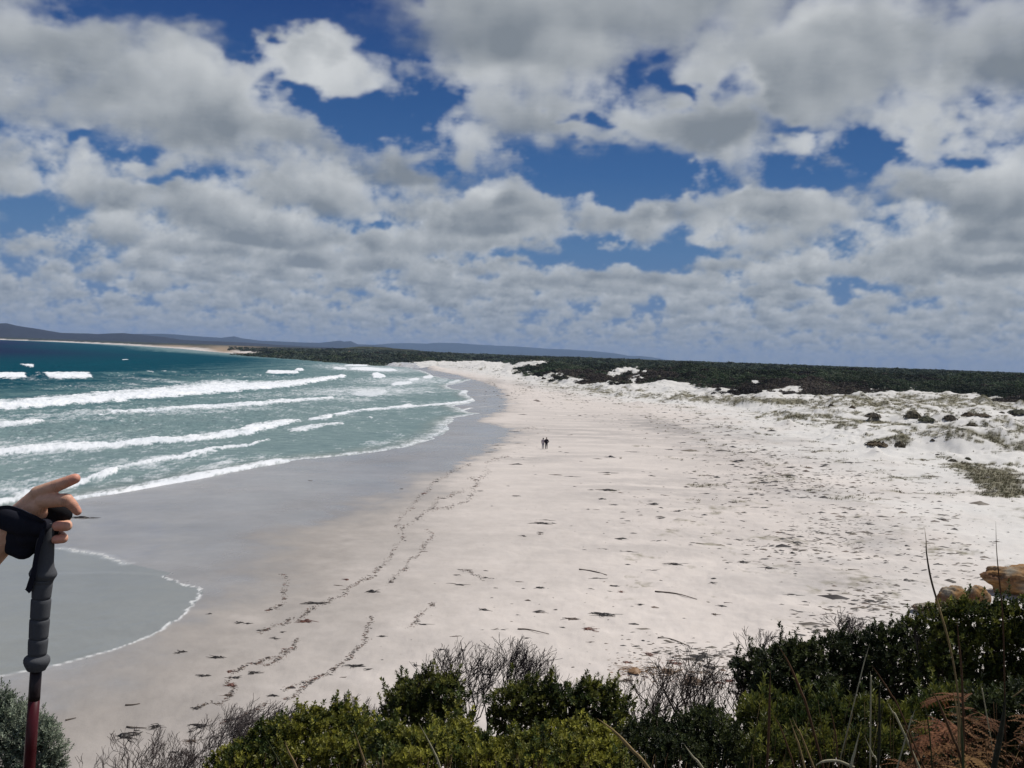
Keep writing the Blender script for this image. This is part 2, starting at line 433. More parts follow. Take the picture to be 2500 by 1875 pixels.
LOBE_PX=S(-200,1330,150,1335,240,1352,310,1378,420,1405,400,1412,442,1434,492,1448,495,1458,470,1492,430,1530,370,1568,270,1607,170,1633,70,1656,-20,1672,-200,1700)
lp,lq=proj(x,y,np.full_like(x,.35))
lw=5*bil(NOF,x*40,y*40)+3*bil(NOF,x*130,y*130)
lob=in_poly(lp+lw*.25,lq+lw*.12,LOBE_PX)&inview&(r<90)
blend(film,lob*1.0);rough=np.where(lob,.16,rough)
# soft cloud shadows across the beach, painted into the sand colour as grey bands
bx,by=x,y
cloud_shade=np.zeros(len(x))
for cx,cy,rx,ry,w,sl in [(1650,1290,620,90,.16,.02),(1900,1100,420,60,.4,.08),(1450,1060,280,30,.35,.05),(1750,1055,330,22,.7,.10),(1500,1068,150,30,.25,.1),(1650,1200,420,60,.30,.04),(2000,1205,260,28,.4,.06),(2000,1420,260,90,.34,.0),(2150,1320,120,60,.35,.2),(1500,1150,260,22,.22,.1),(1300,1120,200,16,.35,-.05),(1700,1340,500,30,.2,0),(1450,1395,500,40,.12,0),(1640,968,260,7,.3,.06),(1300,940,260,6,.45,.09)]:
    yy=py-cy-sl*(px-cx); cloud_shade=np.maximum(cloud_shade,w*np.exp(-((px-cx)/rx)**2-(yy/ry)**2))
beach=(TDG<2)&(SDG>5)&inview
blend(np.array([.36,.335,.315]),np.clip(cloud_shade*1.35*beach*np.clip(1+.5*n2(3,x,y*2.5,40.),.1,1.5),0,.95))
# dunes whiter
blend(duns,sms(-25,10,TDG)*(r<1500)*inview)
# vegetation
gr=np.array([.16,.145,.085]);sc=np.array([.045,.050,.030]);plain=np.array([.035,.040,.022])
gn=bil(NOF,x*3.1,y*3.1)*.5+bil(NOF,x*9,y*9)*.35+n2(2,x,y,30.)*.5
def gz(cx,cy,rx,ry,sl=0.): return np.exp(-((px-cx)/rx)**2-((py-cy-sl*(px-cx))/ry)**2)
gz_sum=np.zeros(len(x))
for a in [(1650,965,260,11,.05,.8),(1850,978,200,9,.02,1.),(2150,985,170,14,.02,1.1),(2350,975,190,16,.05,1.2),(2050,1002,150,8,.1,.5),(2250,1052,230,9,.06,.9),(2200,1070,100,12,-.1,.8),(2400,1062,90,10,.3,.8),(1930,1013,90,5,.05,.9),(2060,1026,90,6,.1,.8),
          (2430,1172,95,34,.3,2.4),(2480,1030,60,40,0.,.4),(2300,1015,200,22,.05,.25),(1400,945,120,8,.1,.7),(1200,902,120,5,.05,.5)]:
    gz_sum+=.56*a[5]*gz(*a[:5])
RIDG=[S(2000,1012,2045,1018,2090,1027,2135,1030,2181,1034,2249,1040,2339,1045,2396,1060,2430,1079,2460,1090),S(2124,1079,2156,1072,2192,1064,2226,1061,2316,1063,2373,1072,2400,1080),S(1847,1020,1870,1010,1900,1004,1930,1008,1960,1013,2000,1016),S(1900,1022,1940,1018,1990,1026,2040,1030,2090,1040),S(2000,960,2040,968,2075,966,2110,975,2130,985),S(2030,985,2055,973,2080,968),S(2140,1000,2165,993,2185,998,2200,1003),S(2215,1005,2240,992,2262,998,2285,1004),S(2370,990,2410,985,2440,990,2480,998),S(1750,975,1800,978,1850,974),S(2320,1140,2370,1132,2430,1131,2500,1138),S(2440,1060,2470,1052,2500,1055),S(2400,1030,2440,1025,2500,1040),S(2300,990,2350,985,2400,1000)]
for P in RIDG:
    d=poly_sd(px+n2(1,x,y,8.)*1.5,py+n2(2,x,y,8.)*.7,P); gz_sum=np.maximum(gz_sum,1.15*np.exp(-(d/3.2)**2)*(TDG>-20))
for hx,hy,s_,hh_ in HUMP[8:20]:
    d=np.hypot(x-hx,y-hy)/s_; gz_sum=np.maximum(gz_sum,1.25*np.exp(-(d/.62)**2))
g_w=np.clip((gz_sum*1.25+gn*.42-.35)*1.4,0,.9)*inview*(TDG>-30)
blend(gr,g_w)
scm=sms(-2.5,3.5,CDG+bil(NOF,x*2.2,y*2.2)*3.2)*(r<1e5)*(y>100)
BLOW=[S(1243,893,1262,886,1300,879,1336,880,1332,888,1290,893,1250,899),S(1130,884,1190,879,1250,887,1255,900,1200,903,1120,899,1060,893),S(1490,903,1520,893,1540,892,1548,906,1500,917,1482,916),S(1540,918,1572,913,1566,926,1560,934,1542,934),S(1545,893,1562,895,1560,906,1544,913),S(1565,904,1580,901,1584,912,1570,910),S(1000,884,1030,880,1068,887,1064,893,1000,893),S(1085,889,1126,884,1122,893,1088,893),S(1834,929,1860,928,1850,938,1838,936),S(2205,957,2232,942,2236,948,2215,960),S(2372,958,2385,957,2410,968,2440,964,2455,974,2400,974),S(1895,948,1930,940,1960,945,1950,955,1890,956),S(2160,945,2172,948,2168,952)]
for B in BLOW:
    wv=n2(1,x,y,50.)*4
    scm=scm*(1-in_poly(px+wv,py+wv*.3,B))
beachcol=np.array([.58,.56,.53])
farland=(y>1150)&(SDG>0)
fs=sms(30,52,SDG+n2(2,x,y,200.)*6)*farland
scm=np.maximum(scm,fs); scm=np.where((y<=100)&~HILLG,0,scm)
scn=np.clip(1+.35*n2(1,x,y,60.)+.3*bil(NOF,x*1.1,y*1.1),.35,1.9)
tint=np.where((n2(2,x,y,160.)>.4)[:,None],np.array([.050,.042,.028]),sc)
scol=np.where((r>1800)[:,None],plain*np.clip(1+.3*n2(3,x,y,1400.),.5,1.6)[:,None],tint)*scn[:,None]
f=np.clip(scm,0,1)[:,None]; col=col*(1-f)+scol*f
rough=np.where(scm>.5,.95,rough)
# tan fields and bare sand on the far shore
for a in [(600,849,70,3.0,.04),(855,858,45,2.6,.02),(540,853,30,6,.05),(430,845,60,2.5,.03),(545,855,22,5,.1)]:
    f=(gz(*a)*sms(1500,1700,y)*(r<7000))[:,None]; col=col*(1-f)+np.array([.33,.25,.17])*f
# rocky shore between the two beaches
f=(((px>568)&(px<872)&(SDG>-6)&(SDG<16))*(y>900)).astype(float)[:,None]; col=col*(1-f)+np.array([.16,.12,.09])*f
# headland soil
soil=np.array([.045,.038,.026]); f=HILLG.astype(float)[:,None]; col=col*(1-f)+soil*f; rough=np.where(HILLG,.95,rough)
# foam lines left on the wet sand
foam=np.zeros(len(x))
def line_w(P,w,zz=.3):
    Q=plane_pt(P[:,0],P[:,1],zz); d=poly_sd(x+wig*.08,y+wig*.08,Q); return np.exp(-(d/w)**2)
FL=[(S(-40,1676,70,1656,170,1633,270,1607,370,1568,430,1530,470,1492,495,1458,492,1448,442,1434,400,1412),.075,.75),(S(150,1335,240,1352,310,1378),.35,.45),(S(700,1165,660,1176,560,1190),.2,.0),
    (S(1165,965,1220,962),.5,.5),(S(1120,1000,1150,993),.6,.9),(S(1170,992,1260,983),.5,.35),(S(400,1412,360,1405,250,1400,130,1402),.3,.07)]
near=(r<400)&(y>0)
for P,w,a in FL:
    v=np.zeros(len(x)); xx,yy=x[near],y[near]; Q=plane_pt(P[:,0],P[:,1],.35)
    wv=.05*bil(NOF,xx*12,yy*12)+.05*n2(1,xx,yy,6.)
    d=poly_sd(xx+wv,yy+wv,Q); v[near]=a*np.exp(-(d/w)**2)*np.clip(.92+.15*bil(NOF,xx*30,yy*30),.6,1.1); foam=np.maximum(foam,v)
foam=np.clip(foam,0,1); blend(np.array([.82,.83,.82]),foam); rough=np.where(foam>.4,.8,rough)
t=NT("ground_surface"); c=t.attr('col'); rg=t.attr('rough',True)
p=t.pos()
n1=t.noise(.9,6,.62,p);n3=t.noise(14,5,.65,p); big=t.noise(.06,4,.55,t.pos((1,2.2,1)))
c=t.mix(1.0,c,t.ramp(n1,[(.28,(.95,.945,.94)),(.72,(1.04,1.04,1.04))]),'MULTIPLY')
c=t.mix(1.0,c,t.ramp(big,[(.3,(.93,.93,.93)),(.7,(1.06,1.055,1.05))]),'MULTIPLY')
c=t.mix(1.0,c,t.ramp(n3,[(.3,(.965,.96,.955)),(.7,(1.03,1.03,1.03))]),'MULTIPLY')
hh=t.math('ADD',t.math('MULTIPLY',n3,.25),n1)
bs=t.math('MULTIPLY',rg,.40)
nm=t.bump(hh,bs,.10)
t.bsdf(c,rg,t.math('MULTIPLY_ADD',rg,-.45,.55),nm)
GWG=g_w.reshape(XG.shape); SCG=np.clip(scm,0,1).reshape(XG.shape)
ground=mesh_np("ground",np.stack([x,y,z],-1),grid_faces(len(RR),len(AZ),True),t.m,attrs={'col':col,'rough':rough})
tag(ground,'white sand beach, dunes and low coastal plain',None,kind='structure')
# ---------------------------------------------------------------- sea with breakers
az=np.radians(np.concatenate([np.arange(-178,-40,3.),np.arange(-38,2.2,.06)]))
R2=np.concatenate([np.arange(62,420,.75),np.arange(420,1500,3.5),np.geomspace(1500,24000,80)])
rg2,ag2=np.meshgrid(R2,az,indexing='ij'); sx=(rg2*np.sin(ag2)).ravel(); sy=(rg2*np.cos(ag2)).ravel(); sr=rg2.ravel()
ssd=-sdist(sx,sy,SHORE,LAND)   # metres offshore
spx,spy=proj(sx,sy,np.zeros_like(sx))
nf=bil(NOF,sx*7,sy*2.6); nf2=bil(NOF,sx*20,sy*9); nl=n2(0,sx,sy,60.)
fo=np.zeros(len(sx));hz=np.zeros(len(sx))
# each breaker: front edge (beach side) and back edge in photo pixels, height of the bore, edge softness
def Z2(P,ox,oy,s): P=S(*P); return np.stack([P[:,0]/s+ox,P[:,1]/s+oy],-1)
WV=[
 (Z2((-120,455,0,443,100,440,180,435,300,424,500,408,650,396,800,385,950,372,1050,362,1150,354,1250,345,1330,333,1400,320,1495,302),0,750,1.7696),Z2((1495,294,1400,300,1250,318,1100,322,1000,316,930,314,850,322,840,330,560,358,300,380,0,406,-120,412),0,750,1.7696),1.5,1.),
 (Z2((420,468,500,460,650,452,800,443,950,437,1100,427,1250,412,1350,403,1442,398),0,750,1.7696),Z2((1442,388,1300,393,1150,404,1000,416,850,424,700,434,560,444,430,458),0,750,1.7696),.8,.95),
 (Z2((-100,650,0,640,150,628,300,620,500,606,700,592,850,582,1000,562,1080,552,1120,536,1200,515,1300,493),0,750,1.7696),Z2((1295,484,1200,488,1090,502,1040,528,900,545,700,562,500,580,300,590,0,610,-100,622),0,750,1.7696),.9,.95),
 (Z2((-60,520,0,518,60,515,120,508,188,492),0,750,1.7696),Z2((185,484,100,489,0,498,-60,500),0,750,1.7696),.6,.9),
 (Z2((280,790,340,768,400,748,470,735,500,720,520,697,560,690,640,678,720,664,800,652,900,632,980,612,1060,604,1165,572),0,750,1.7696),Z2((1165,567,1060,588,960,598,880,610,800,628,700,648,600,668,520,686,490,690,440,708,380,735,280,770),0,750,1.7696),.55,.92),
 (Z2((-80,900,0,860,80,832,160,800),0,750,1.7696),Z2((160,775,80,800,0,820,-80,850),0,750,1.7696),.5,.85),
 (Z2((300,840,400,822,500,812,600,795,700,775,800,758,900,740,1000,715,1120,690,1250,672),0,750,1.7696),Z2((1252,655,1200,652,1100,668,1000,690,900,706,800,722,700,742,600,765,500,788,400,808,300,825),0,750,1.7696),.5,.95),
 (Z2((1240,538,1300,540,1370,520,1420,512,1486,506),0,750,1.7696),Z2((1480,495,1400,500,1340,508,1260,526),0,750,1.7696),.5,.85),
 (Z2((1330,488,1400,488,1450,470,1520,458,1560,450,1640,444,1700,440,1800,432,1900,424,1980,418,2050,406),0,750,1.7696),Z2((2040,392,2000,405,1900,415,1800,424,1770,416,1740,420,1660,432,1560,440,1500,446,1440,458,1330,476),0,750,1.7696),.4,.95),
 (Z2((1560,385,1600,388,1650,380,1673,366),0,750,1.7696),Z2((1660,350,1620,344,1560,348,1500,360,1480,376),0,750,1.7696),.5,.75),
 (Z2((1690,340,1740,338,1784,330),0,750,1.7696),Z2((1776,320,1720,322,1690,330),0,750,1.7696),.5,.9),
 (Z2((1770,320,1800,318,1815,310),0,750,1.7696),Z2((1800,304,1760,310),0,750,1.7696),.4,.9),
 (Z2((1825,308,1860,310,1876,302),0,750,1.7696),Z2((1862,292,1830,298),0,750,1.7696),.4,.9),
 (Z2((1610,305,1640,308,1668,302),0,750,1.7696),Z2((1660,292,1630,282,1608,284),0,750,1.7696),.8,1.),
 (Z2((1456,302,1493,306,1492,294,1470,292),0,750,1.7696),Z2((1460,296,),0,750,1.7696),1.,1.),
 (Z2((1500,270,1560,274,1660,278,1720,276,1700,266,1640,264,1580,258,1500,262),0,750,1.7696),Z2((1520,266,),0,750,1.7696),.7,.95),
 (Z2((1490,254,1560,256,1600,252,1580,246,1500,248),0,750,1.7696),Z2((1490,250,),0,750,1.7696),.7,.95),
 (Z2((1460,240,1520,242,1560,240,1520,232,1470,232),0,750,1.7696),Z2((1460,236,),0,750,1.7696),.7,.95),
 (Z2((1435,266,1460,270,1500,270,1490,262,1450,258),0,750,1.7696),Z2((1440,262,),0,750,1.7696),.7,.9),
 (Z2((1148,284,1200,290,1240,288,1292,286),0,750,1.7696),Z2((1285,274,1230,274,1160,272),0,750,1.7696),.8,1.),
 (Z2((1270,272,1300,276,1316,274),0,750,1.7696),Z2((1306,264,1285,264),0,750,1.7696),.7,1.),
 (Z2((-40,308,0,308,60,310,112,306),0,750,1.7696),Z2((112,290,60,286,0,289,-40,290),0,750,1.7696),1.5,1.),
 (Z2((150,293,190,300,230,310,264,314,310,308,370,310,399,306),0,750,1.7696),Z2((398,300,370,284,330,286,260,288,200,284,150,286),0,750,1.7696),1.7,1.),
 (Z2((80,254,110,258,145,260),0,750,1.7696),Z2((140,250,110,247,85,250),0,750,1.7696),1.,1.),
 (Z2((528,230,558,232),0,750,1.7696),Z2((556,226,530,226),0,750,1.7696),.8,1.),
 (Z2((630,291,660,292),0,750,1.7696),Z2((658,286,632,287),0,750,1.7696),.8,.9),(Z2((698,289,718,290),0,750,1.7696),Z2((716,284,700,284),0,750,1.7696),.8,.9),
 (Z2((765,285,778,285),0,750,1.7696),Z2((776,280,766,281),0,750,1.7696),.8,.9),(Z2((816,285,828,285),0,750,1.7696),Z2((826,278,818,279),0,750,1.7696),.8,.9),
 (Z2((1980,378,2010,372,2020,362),0,750,1.7696),Z2((2010,356,1990,364),0,750,1.7696),.3,.8),
 (Z2((1920,335,1960,330,1990,318),0,750,1.7696),Z2((1980,312,1940,322),0,750,1.7696),.3,.7),
 (Z2((1595,480,1605,482,1612,476),0,750,1.7696),Z2((1605,470,1596,472),0,750,1.7696),.3,.8),
]
vis=(spy<1400)&(spx>-500)&(spx<1400)&(sy>0)
ii=np.where(vis)[0]; vx,vy=spx[ii],spy[ii]
er=.45*nf[ii]+.22*nf2[ii]; er2=.5*er
scl=np.clip((vy-(822+.0349*vx))/120,.12,1.6)
ex_,ey_=vx+er*4*scl, vy+er*scl*1.2
for fr,bk,hgt_,den in WV:
    P=np.concatenate([fr,bk])
    lo=P.min(0)-12;hi=P.max(0)+12
    m=(vx>lo[0])&(vx<hi[0])&(vy>lo[1])&(vy<hi[1])
    if not m.any():continue
    k=ii[m]; a=in_poly(ex_[m],ey_[m],P)
    d=poly_sd(ex_[m],ey_[m],np.concatenate([P,P[:1]]))
    s_=np.clip(scl[m],.15,1.2)
    v=np.where(a,sms(-1.2,1.4,d/s_/1.5),0)
    if len(fr)>3 and len(bk)>3:
        df=poly_sd(ex_[m],ey_[m],fr);db=poly_sd(ex_[m],ey_[m],bk); v=v*sms(.0,.55,db/(df+db+1e-6)+.22*nf[ii[m]] if False else db/(df+db+1e-6)+.10*nf[k])
    fo[k]=np.maximum(fo[k],den*v)
    inside=np.where(in_poly(vx[m],vy[m],P),1,-1)*poly_sd(vx[m],vy[m],np.concatenate([P,P[:1]]))
    w=np.clip(scl[m],.2,2)
    hz[k]=np.maximum(hz[k],hgt_*.42*sms(-1.5*w,4.*w,inside)*(1+.12*nf[k]))
# unbroken swell faces: dark smooth ridges
for P,hh,wd_ in [(Z2((-100,300,150,300,400,296,600,292,850,286),0,750,1.7696),1.5,7),(Z2((0,255,300,256,500,238,600,232),0,750,1.7696),1.1,9),(Z2((-100,345,200,340,500,330),0,750,1.7696),.5,6),(Z2((900,290,1150,296,1400,290,1600,292),0,750,1.7696),.8,6)]:
    Q=plane_pt(P[:,0],P[:,1],0.); d=poly_sd(sx[ii],sy[ii],Q); hz[ii]=np.maximum(hz[ii],hh*np.exp(-(d/wd_)**2))
# lacy foam between the breakers, densest in the surf zone
surf=sms(1250,560,sr)*sms(-2,10,ssd)
fz=np.zeros(len(sx))
def z(cx,cy,rx,ry,w,sl=0): return w*np.exp(-((spx-cx)/rx)**2-((spy-cy-sl*(spx-cx))/ry)**2)
for a in [(150,1015,420,22,.55,-.06),(500,1000,300,14,.6,-.05),(100,1090,360,36,.6,-.05),(350,1130,260,28,.55,-.1),(120,1180,200,34,.62,-.1),(450,1150,260,16,.6,-.15),(550,1050,260,18,.35,-.06),(900,955,260,16,.75,-.02),(1000,930,200,14,.7,0),(900,900,160,10,.8,.05),(1050,985,160,12,.4,0),
          (650,965,200,10,.5,-.05),(250,945,200,10,.4,0),(400,930,160,6,.55,.08),(80,925,100,6,.4,0),(650,920,260,7,.35,.02),(1050,905,90,10,.7,.1),(850,975,150,8,.6,0),(950,1075,150,14,.4,-.15),(1100,1030,70,14,.4,0),(330,940,60,4,.5,.1),(800,1000,500,60,.30,0),(200,1100,500,110,.30,0)]: fz=np.maximum(fz,z(*a))
lace=.55*bil(NOF,sx*5,sy*1.8)+.45*bil(NOF,sx*14,sy*5+40)+.3*bil(NOF,sx*34,sy*15)
lf=np.clip((lace*.5+fz*2.2-.8)*.62,0,.7)*np.where(fz>.05,1,0)
fo=np.maximum(fo,lf)
# foam along the running edge of the water
ed=np.abs(ssd-.5+.5*nf); eb=np.clip(1-ed/np.where(spx>1000,2.6,1.6),0,1)*(sr<1500)*np.clip(.75+.4*nf2,0,1); fo=np.maximum(fo,np.where(ssd>-1.5,eb*.85,0)*(sr>70))
fo=np.clip(fo,0,1)
deep=np.array([.012,.022,.062]);teal=np.array([.002,.054,.080]);shal=np.array([.175,.245,.245]);mid=np.array([.07,.155,.165])
# water body colour by depth: distance offshore from the beach in front, and from the surf bars
dpt=np.minimum(ssd,1e5)
q=(spy-(822+.0349*spx))   # px below horizon on the flat sea = 1/range
sc_=np.tile(shal,(len(sx),1))
def bl(c,f):
    global sc_
    sc_=sc_*(1-f[:,None])+c*f[:,None]
bl(mid,sms(25,120,ssd+8*nl)*.75)
bl(teal,sms(75,165,ssd+12*nl)*sms(190,250,sr))
bl(deep,sms(300,850,sr+60*nl)*sms(200,420,ssd)*.97)
bl(np.array([.22,.25,.235]),sms(7,0,ssd)*.8)
bl(np.array([.01,.05,.06]),np.clip(hz,0,1)*(fo<.2)*(ssd>150)*.0)
bl(np.array([.78,.80,.81]),fo)
# chop
chop=(.10*bil(NOF,sx*4+9,sy*2.2)+.05*bil(NOF,sx*12,sy*7))*sms(5,60,ssd)*sms(5000,300,sr)
zz=hz+chop-.25*sms(0,-2.5,ssd)*1.0
foamz=fo*.08*(1+.4*nf2)*sms(1,5,ssd)
keep=(ssd>-3.5)
nr_,nc_=rg2.shape
fc=grid_faces(nr_,nc_)
fc=fc[keep[fc].any(1)]
used=np.unique(fc); mp_=np.full(len(sx),-1); mp_[used]=np.arange(len(used)); fc=mp_[fc]
t=NT("sea_water"); c=t.attr('col'); f=t.attr('foam',True)
pw=t.pos((1,2.2,1)); w1=t.noise(.35,6,.62,pw); w2=t.noise(2.2,5,.6,pw); w3=t.noise(.05,3,.6,pw)
hb=t.math('ADD',t.math('MULTIPLY',w1,1.0),t.math('MULTIPLY',w2,.3))
c=t.mix(t.math('SUBTRACT',1,f),c,t.mix(1.0,c,t.ramp(w1,[(.3,(.72,.76,.8)),(.7,(1.28,1.22,1.18))]),'MULTIPLY'))
c=t.mix(1.0,c,t.ramp(w3,[(.3,(.9,.92,.94)),(.7,(1.08,1.06,1.05))]),'MULTIPLY')
nm=t.bump(hb,t.math('MULTIPLY_ADD',f,-.5,.75),.35)
ro=t.mixf(f,.25,.9); sp=t.mixf(f,.2,.1)
di=t.node('BsdfDiffuse'); t.link(c,di.inputs[0]); t.link(nm,di.inputs['Normal'])
gl=t.node('BsdfGlossy'); gl.inputs['Roughness'].default_value=.28; t.link(nm,gl.inputs['Normal']); gl.inputs[0].default_value=(1,1,1,1)
ms=t.node('MixShader'); t.link(t.mixf(f,.02,.0),ms.inputs[0]); t.link(di.outputs[0],ms.inputs[1]); t.link(gl.outputs[0],ms.inputs[2]); t.link(ms.outputs[0],t.out.inputs['Surface'])
sea=mesh_np("sea",np.stack([sx,sy,zz+foamz],-1)[used],fc,t.m,attrs={'col':sc_[used],'foam':fo[used]})
tag(sea,'turquoise bay with rows of white breakers rolling to the beach',None,kind='structure')
# sea bed falls away, sky dome carries the clouds
# ---------------------------------------------------------------- clouds on a sky dome
azs=np.concatenate([np.arange(-34,34.01,.07),np.arange(36,324.1,2.2)])
els=np.concatenate([np.arange(-1.2,22.8,.06),np.arange(23,52,1.0)])
eg,ag=np.meshgrid(np.radians(els),np.radians(azs),indexing='ij')
dd=np.stack([np.cos(eg)*np.sin(ag),np.cos(eg)*np.cos(ag),np.sin(eg)],-1).reshape(-1,3)
L,A=clouds(dd,NS=36)
def soft(q):
    q=q.reshape(eg.shape)
    for ax in(0,1): q=.25*np.roll(q,1,ax)+.5*q+.25*np.roll(q,-1,ax)
    return q.ravel()
LA=soft(L*A);A=soft(A);L=LA/np.maximum(A,1e-3)
e=eg.ravel()
A=A*sms(math.radians(51),math.radians(36),e)
hzf=np.exp(-np.maximum(e,0)/.070)
A=A*.97
elk=np.radians([-2,0,3.5,6.5,11,15,21,36,60])
def sky_ch(v): return np.interp(e,elk,v)
blue=np.stack([sky_ch([.17,.165,.115,.085,.042,.027,.015,.010,.008]),sky_ch([.235,.23,.205,.185,.125,.092,.052,.035,.03]),sky_ch([.36,.355,.37,.36,.31,.26,.195,.15,.13])],-1)
Lq=np.clip(L,0,1.2)[:,None]
clc=lum2col(Lq); hzf=np.exp(-np.maximum(e,0)/HZW); clc=clc*(1-HZA*hzf[:,None])+HZC*HZA*hzf[:,None]
clc=blue*(1-A[:,None])+clc*A[:,None]
A=1-sms(math.radians(36),math.radians(51),e)
RS=90000.
V=dd*RS+np.array([0,0,H])
t=NT("cloud_sky"); c=t.attr('col'); al=t.attr('alpha',True)
em=t.node('Emission'); t.link(c,em.inputs[0]); em.inputs[1].default_value=1.0
tr=t.node('BsdfTransparent'); ms=t.node('MixShader'); t.link(al,ms.inputs[0]); t.link(tr.outputs[0],ms.inputs[1]); t.link(em.outputs[0],ms.inputs[2]); t.link(ms.outputs[0],t.out.inputs['Surface'])
try: t.m.cycles.emission_sampling='NONE'
except Exception: pass
CLOUD_GAIN=1.0
em.inputs[1].default_value=CLOUD_GAIN
sky=mesh_np("sky",V,grid_faces(len(els),len(azs),True),t.m,attrs={'col':clc,'alpha':A})
tag(sky,'broken white and grey cumulus over a deep blue sky',None,kind='structure')
# ---------------------------------------------------------------- hills
def ridge(name,pts,D,base,label,colr,depth=None,seed=0):
    P=S(*pts); a=[];zt=[]
    d=pix_dir(P[:,0],P[:,1]); A_=np.arctan2(d[:,0],d[:,1]); E_=d[:,2]/np.hypot(d[:,0],d[:,1])
    n=500; aa=np.linspace(A_[0],A_[-1],n); ee=np.interp(aa,A_,E_); zt=ee*D+H
    zt=zt+bil(NOI[seed%4],np.arange(n)*.9+seed*30,np.zeros(n)+3)*D*.00012
    endf=sms(0,.04,(np.arange(n)/n))*sms(1,.96,(np.arange(n)/n))
    depth=depth or D*.22; m=26; u=np.linspace(-1,1,m)
    pr=np.exp(-(u*1.7)**2)
    Rm=D+u[:,None]*depth+0*aa[None]
    nz=bil(NOI[(seed+1)%4],Rm/D*900,aa[None]*900+0*Rm)*.13*(1-np.abs(u[:,None])*.3)*(np.abs(u[:,None])>.05)
    Zm=base+(zt[None]-base)*np.clip(pr[:,None]+nz*pr[:,None]*(1-pr[:,None])*3,0,1)*endf[None]**.5
    V=np.stack([Rm*np.sin(aa)[None],Rm*np.cos(aa)[None],Zm],-1)
    t=NT(name+"_bush"); p=t.pos(); f=t.noise(.004*8000/D,6,.65,p)
    t.bsdf(t.mix(f,tuple(c*.6 for c in colr),tuple(c*1.4 for c in colr)),.95,.1)
    o=mesh_np(name,V.reshape(-1,3),grid_faces(m,n),t.m); tag(o,label,None,kind='structure'); return o
ridge("hills",(-500,815,-250,800,-60,791,0,789.5,15,789,40,795,100,805,150,812,200,813.5,240,815,300,812.5,340,816,400,823,440,829,520,833,600,836,700,843,800,848,900,852,1000,857,1080,861),9000,0,'dark wooded hill sloping down behind the far beach',(.020,.022,.026),2500,1)
ridge("hills",(250,822,330,815,400,815,500,822.5,540,825,572,821,590,826,640,832,703,835,740,836,782,837,823,832.5,833,832.5,840,834.5,857,833,873,840.5,907,842,960,845),17000,-20,'line of small pointed far hills across the bay',(.018,.025,.028),3000,2)
ridge("hills",(870,846,907,842,952,838.5,1000,837.5,1040,839,1068,836.8,1102,837.2,1158,841,1210,843.5,1260,845.2,1339,851.5,1384,853,1452,857.5,1500,862.5,1538,869,1560,869,1590,872,1630,879,1658,883,1700,890),24000,-30,'long flat blue mountain range on the horizon',(.018,.03,.03),3600,3)
# ---------------------------------------------------------------- builders
RNG=np.random.default_rng(7)
def unit(v): return v/np.maximum(np.linalg.norm(v,axis=-1,keepdims=True),1e-9)
class MB:
    def __init__(s): s.V=[];s.F=[];s.C=[];s.n=0
    def add(s,V,F,C=None):
        V=np.asarray(V,float).reshape(-1,3); s.V.append(V); s.F.append(np.asarray(F)+s.n); s.n+=len(V)
        if C is not None:
            C=np.asarray(C,float); s.C.append(np.tile(C,(len(V),1)) if C.ndim==1 else C)
    def build(s,name,mat,parent=None,smooth=True,loc=None):
        V=np.concatenate(s.V); fs=[]
        for k in(3,4):
            q=[f for f in s.F if f.ndim==2 and f.shape[1]==k]
            if q: fs.append(np.concatenate(q))
        return mesh_np(name,V,fs,mat,parent,{'col':np.concatenate(s.C)} if s.C else None,smooth,loc)
def tube(P,R,n=6,cap=True,up=np.array([.13,.27,1.])):
    P=np.asarray(P,float);R=np.broadcast_to(np.asarray(R,float),(len(P),))
    T=np.gradient(P,axis=0); T=unit(T)
    u=unit(np.cross(T,np.where(np.abs(T@unit(up))[:,None]>.95,np.array([1.,0,0]),up))); v=np.cross(T,u)
    a=np.linspace(0,2*np.pi,n,endpoint=False)
    V=P[:,None]+R[:,None,None]*(u[:,None]*np.cos(a)[None,:,None]+v[:,None]*np.sin(a)[None,:,None])
    F=grid_faces(len(P),n,True)
    V=V.reshape(-1,3)
    if cap:
        k=len(V); V=np.concatenate([V,P[:1],P[-1:]])
        i=np.arange(n);j=(i+1)%n
        F3=np.concatenate([np.stack([j,i,np.full(n,k)],-1),np.stack([i+(len(P)-1)*n,j+(len(P)-1)*n,np.full(n,k+1)],-1)])
        return V,F,F3
    return V,F
def add_tube(mb,P,R,n=6,C=None):
    V,F,F3=tube(P,R,n); k=mb.n; mb.add(V,F,C); mb.F.append(F3+k)
def spline(P,n=16):
    P=np.asarray(P,float); t=np.linspace(0,len(P)-1,n); Q=np.concatenate([[2*P[0]-P[1]],P,[2*P[-1]-P[-2]]])
    i=np.minimum(t.astype(int),len(P)-2); f=(t-i)[:,None]
    a,b,c,d=Q[i],Q[i+1],Q[i+2],Q[i+3]
    return .5*((2*b)+(-a+c)*f+(2*a-5*b+4*c-d)*f**2+(-a+3*b-3*c+d)*f**3)
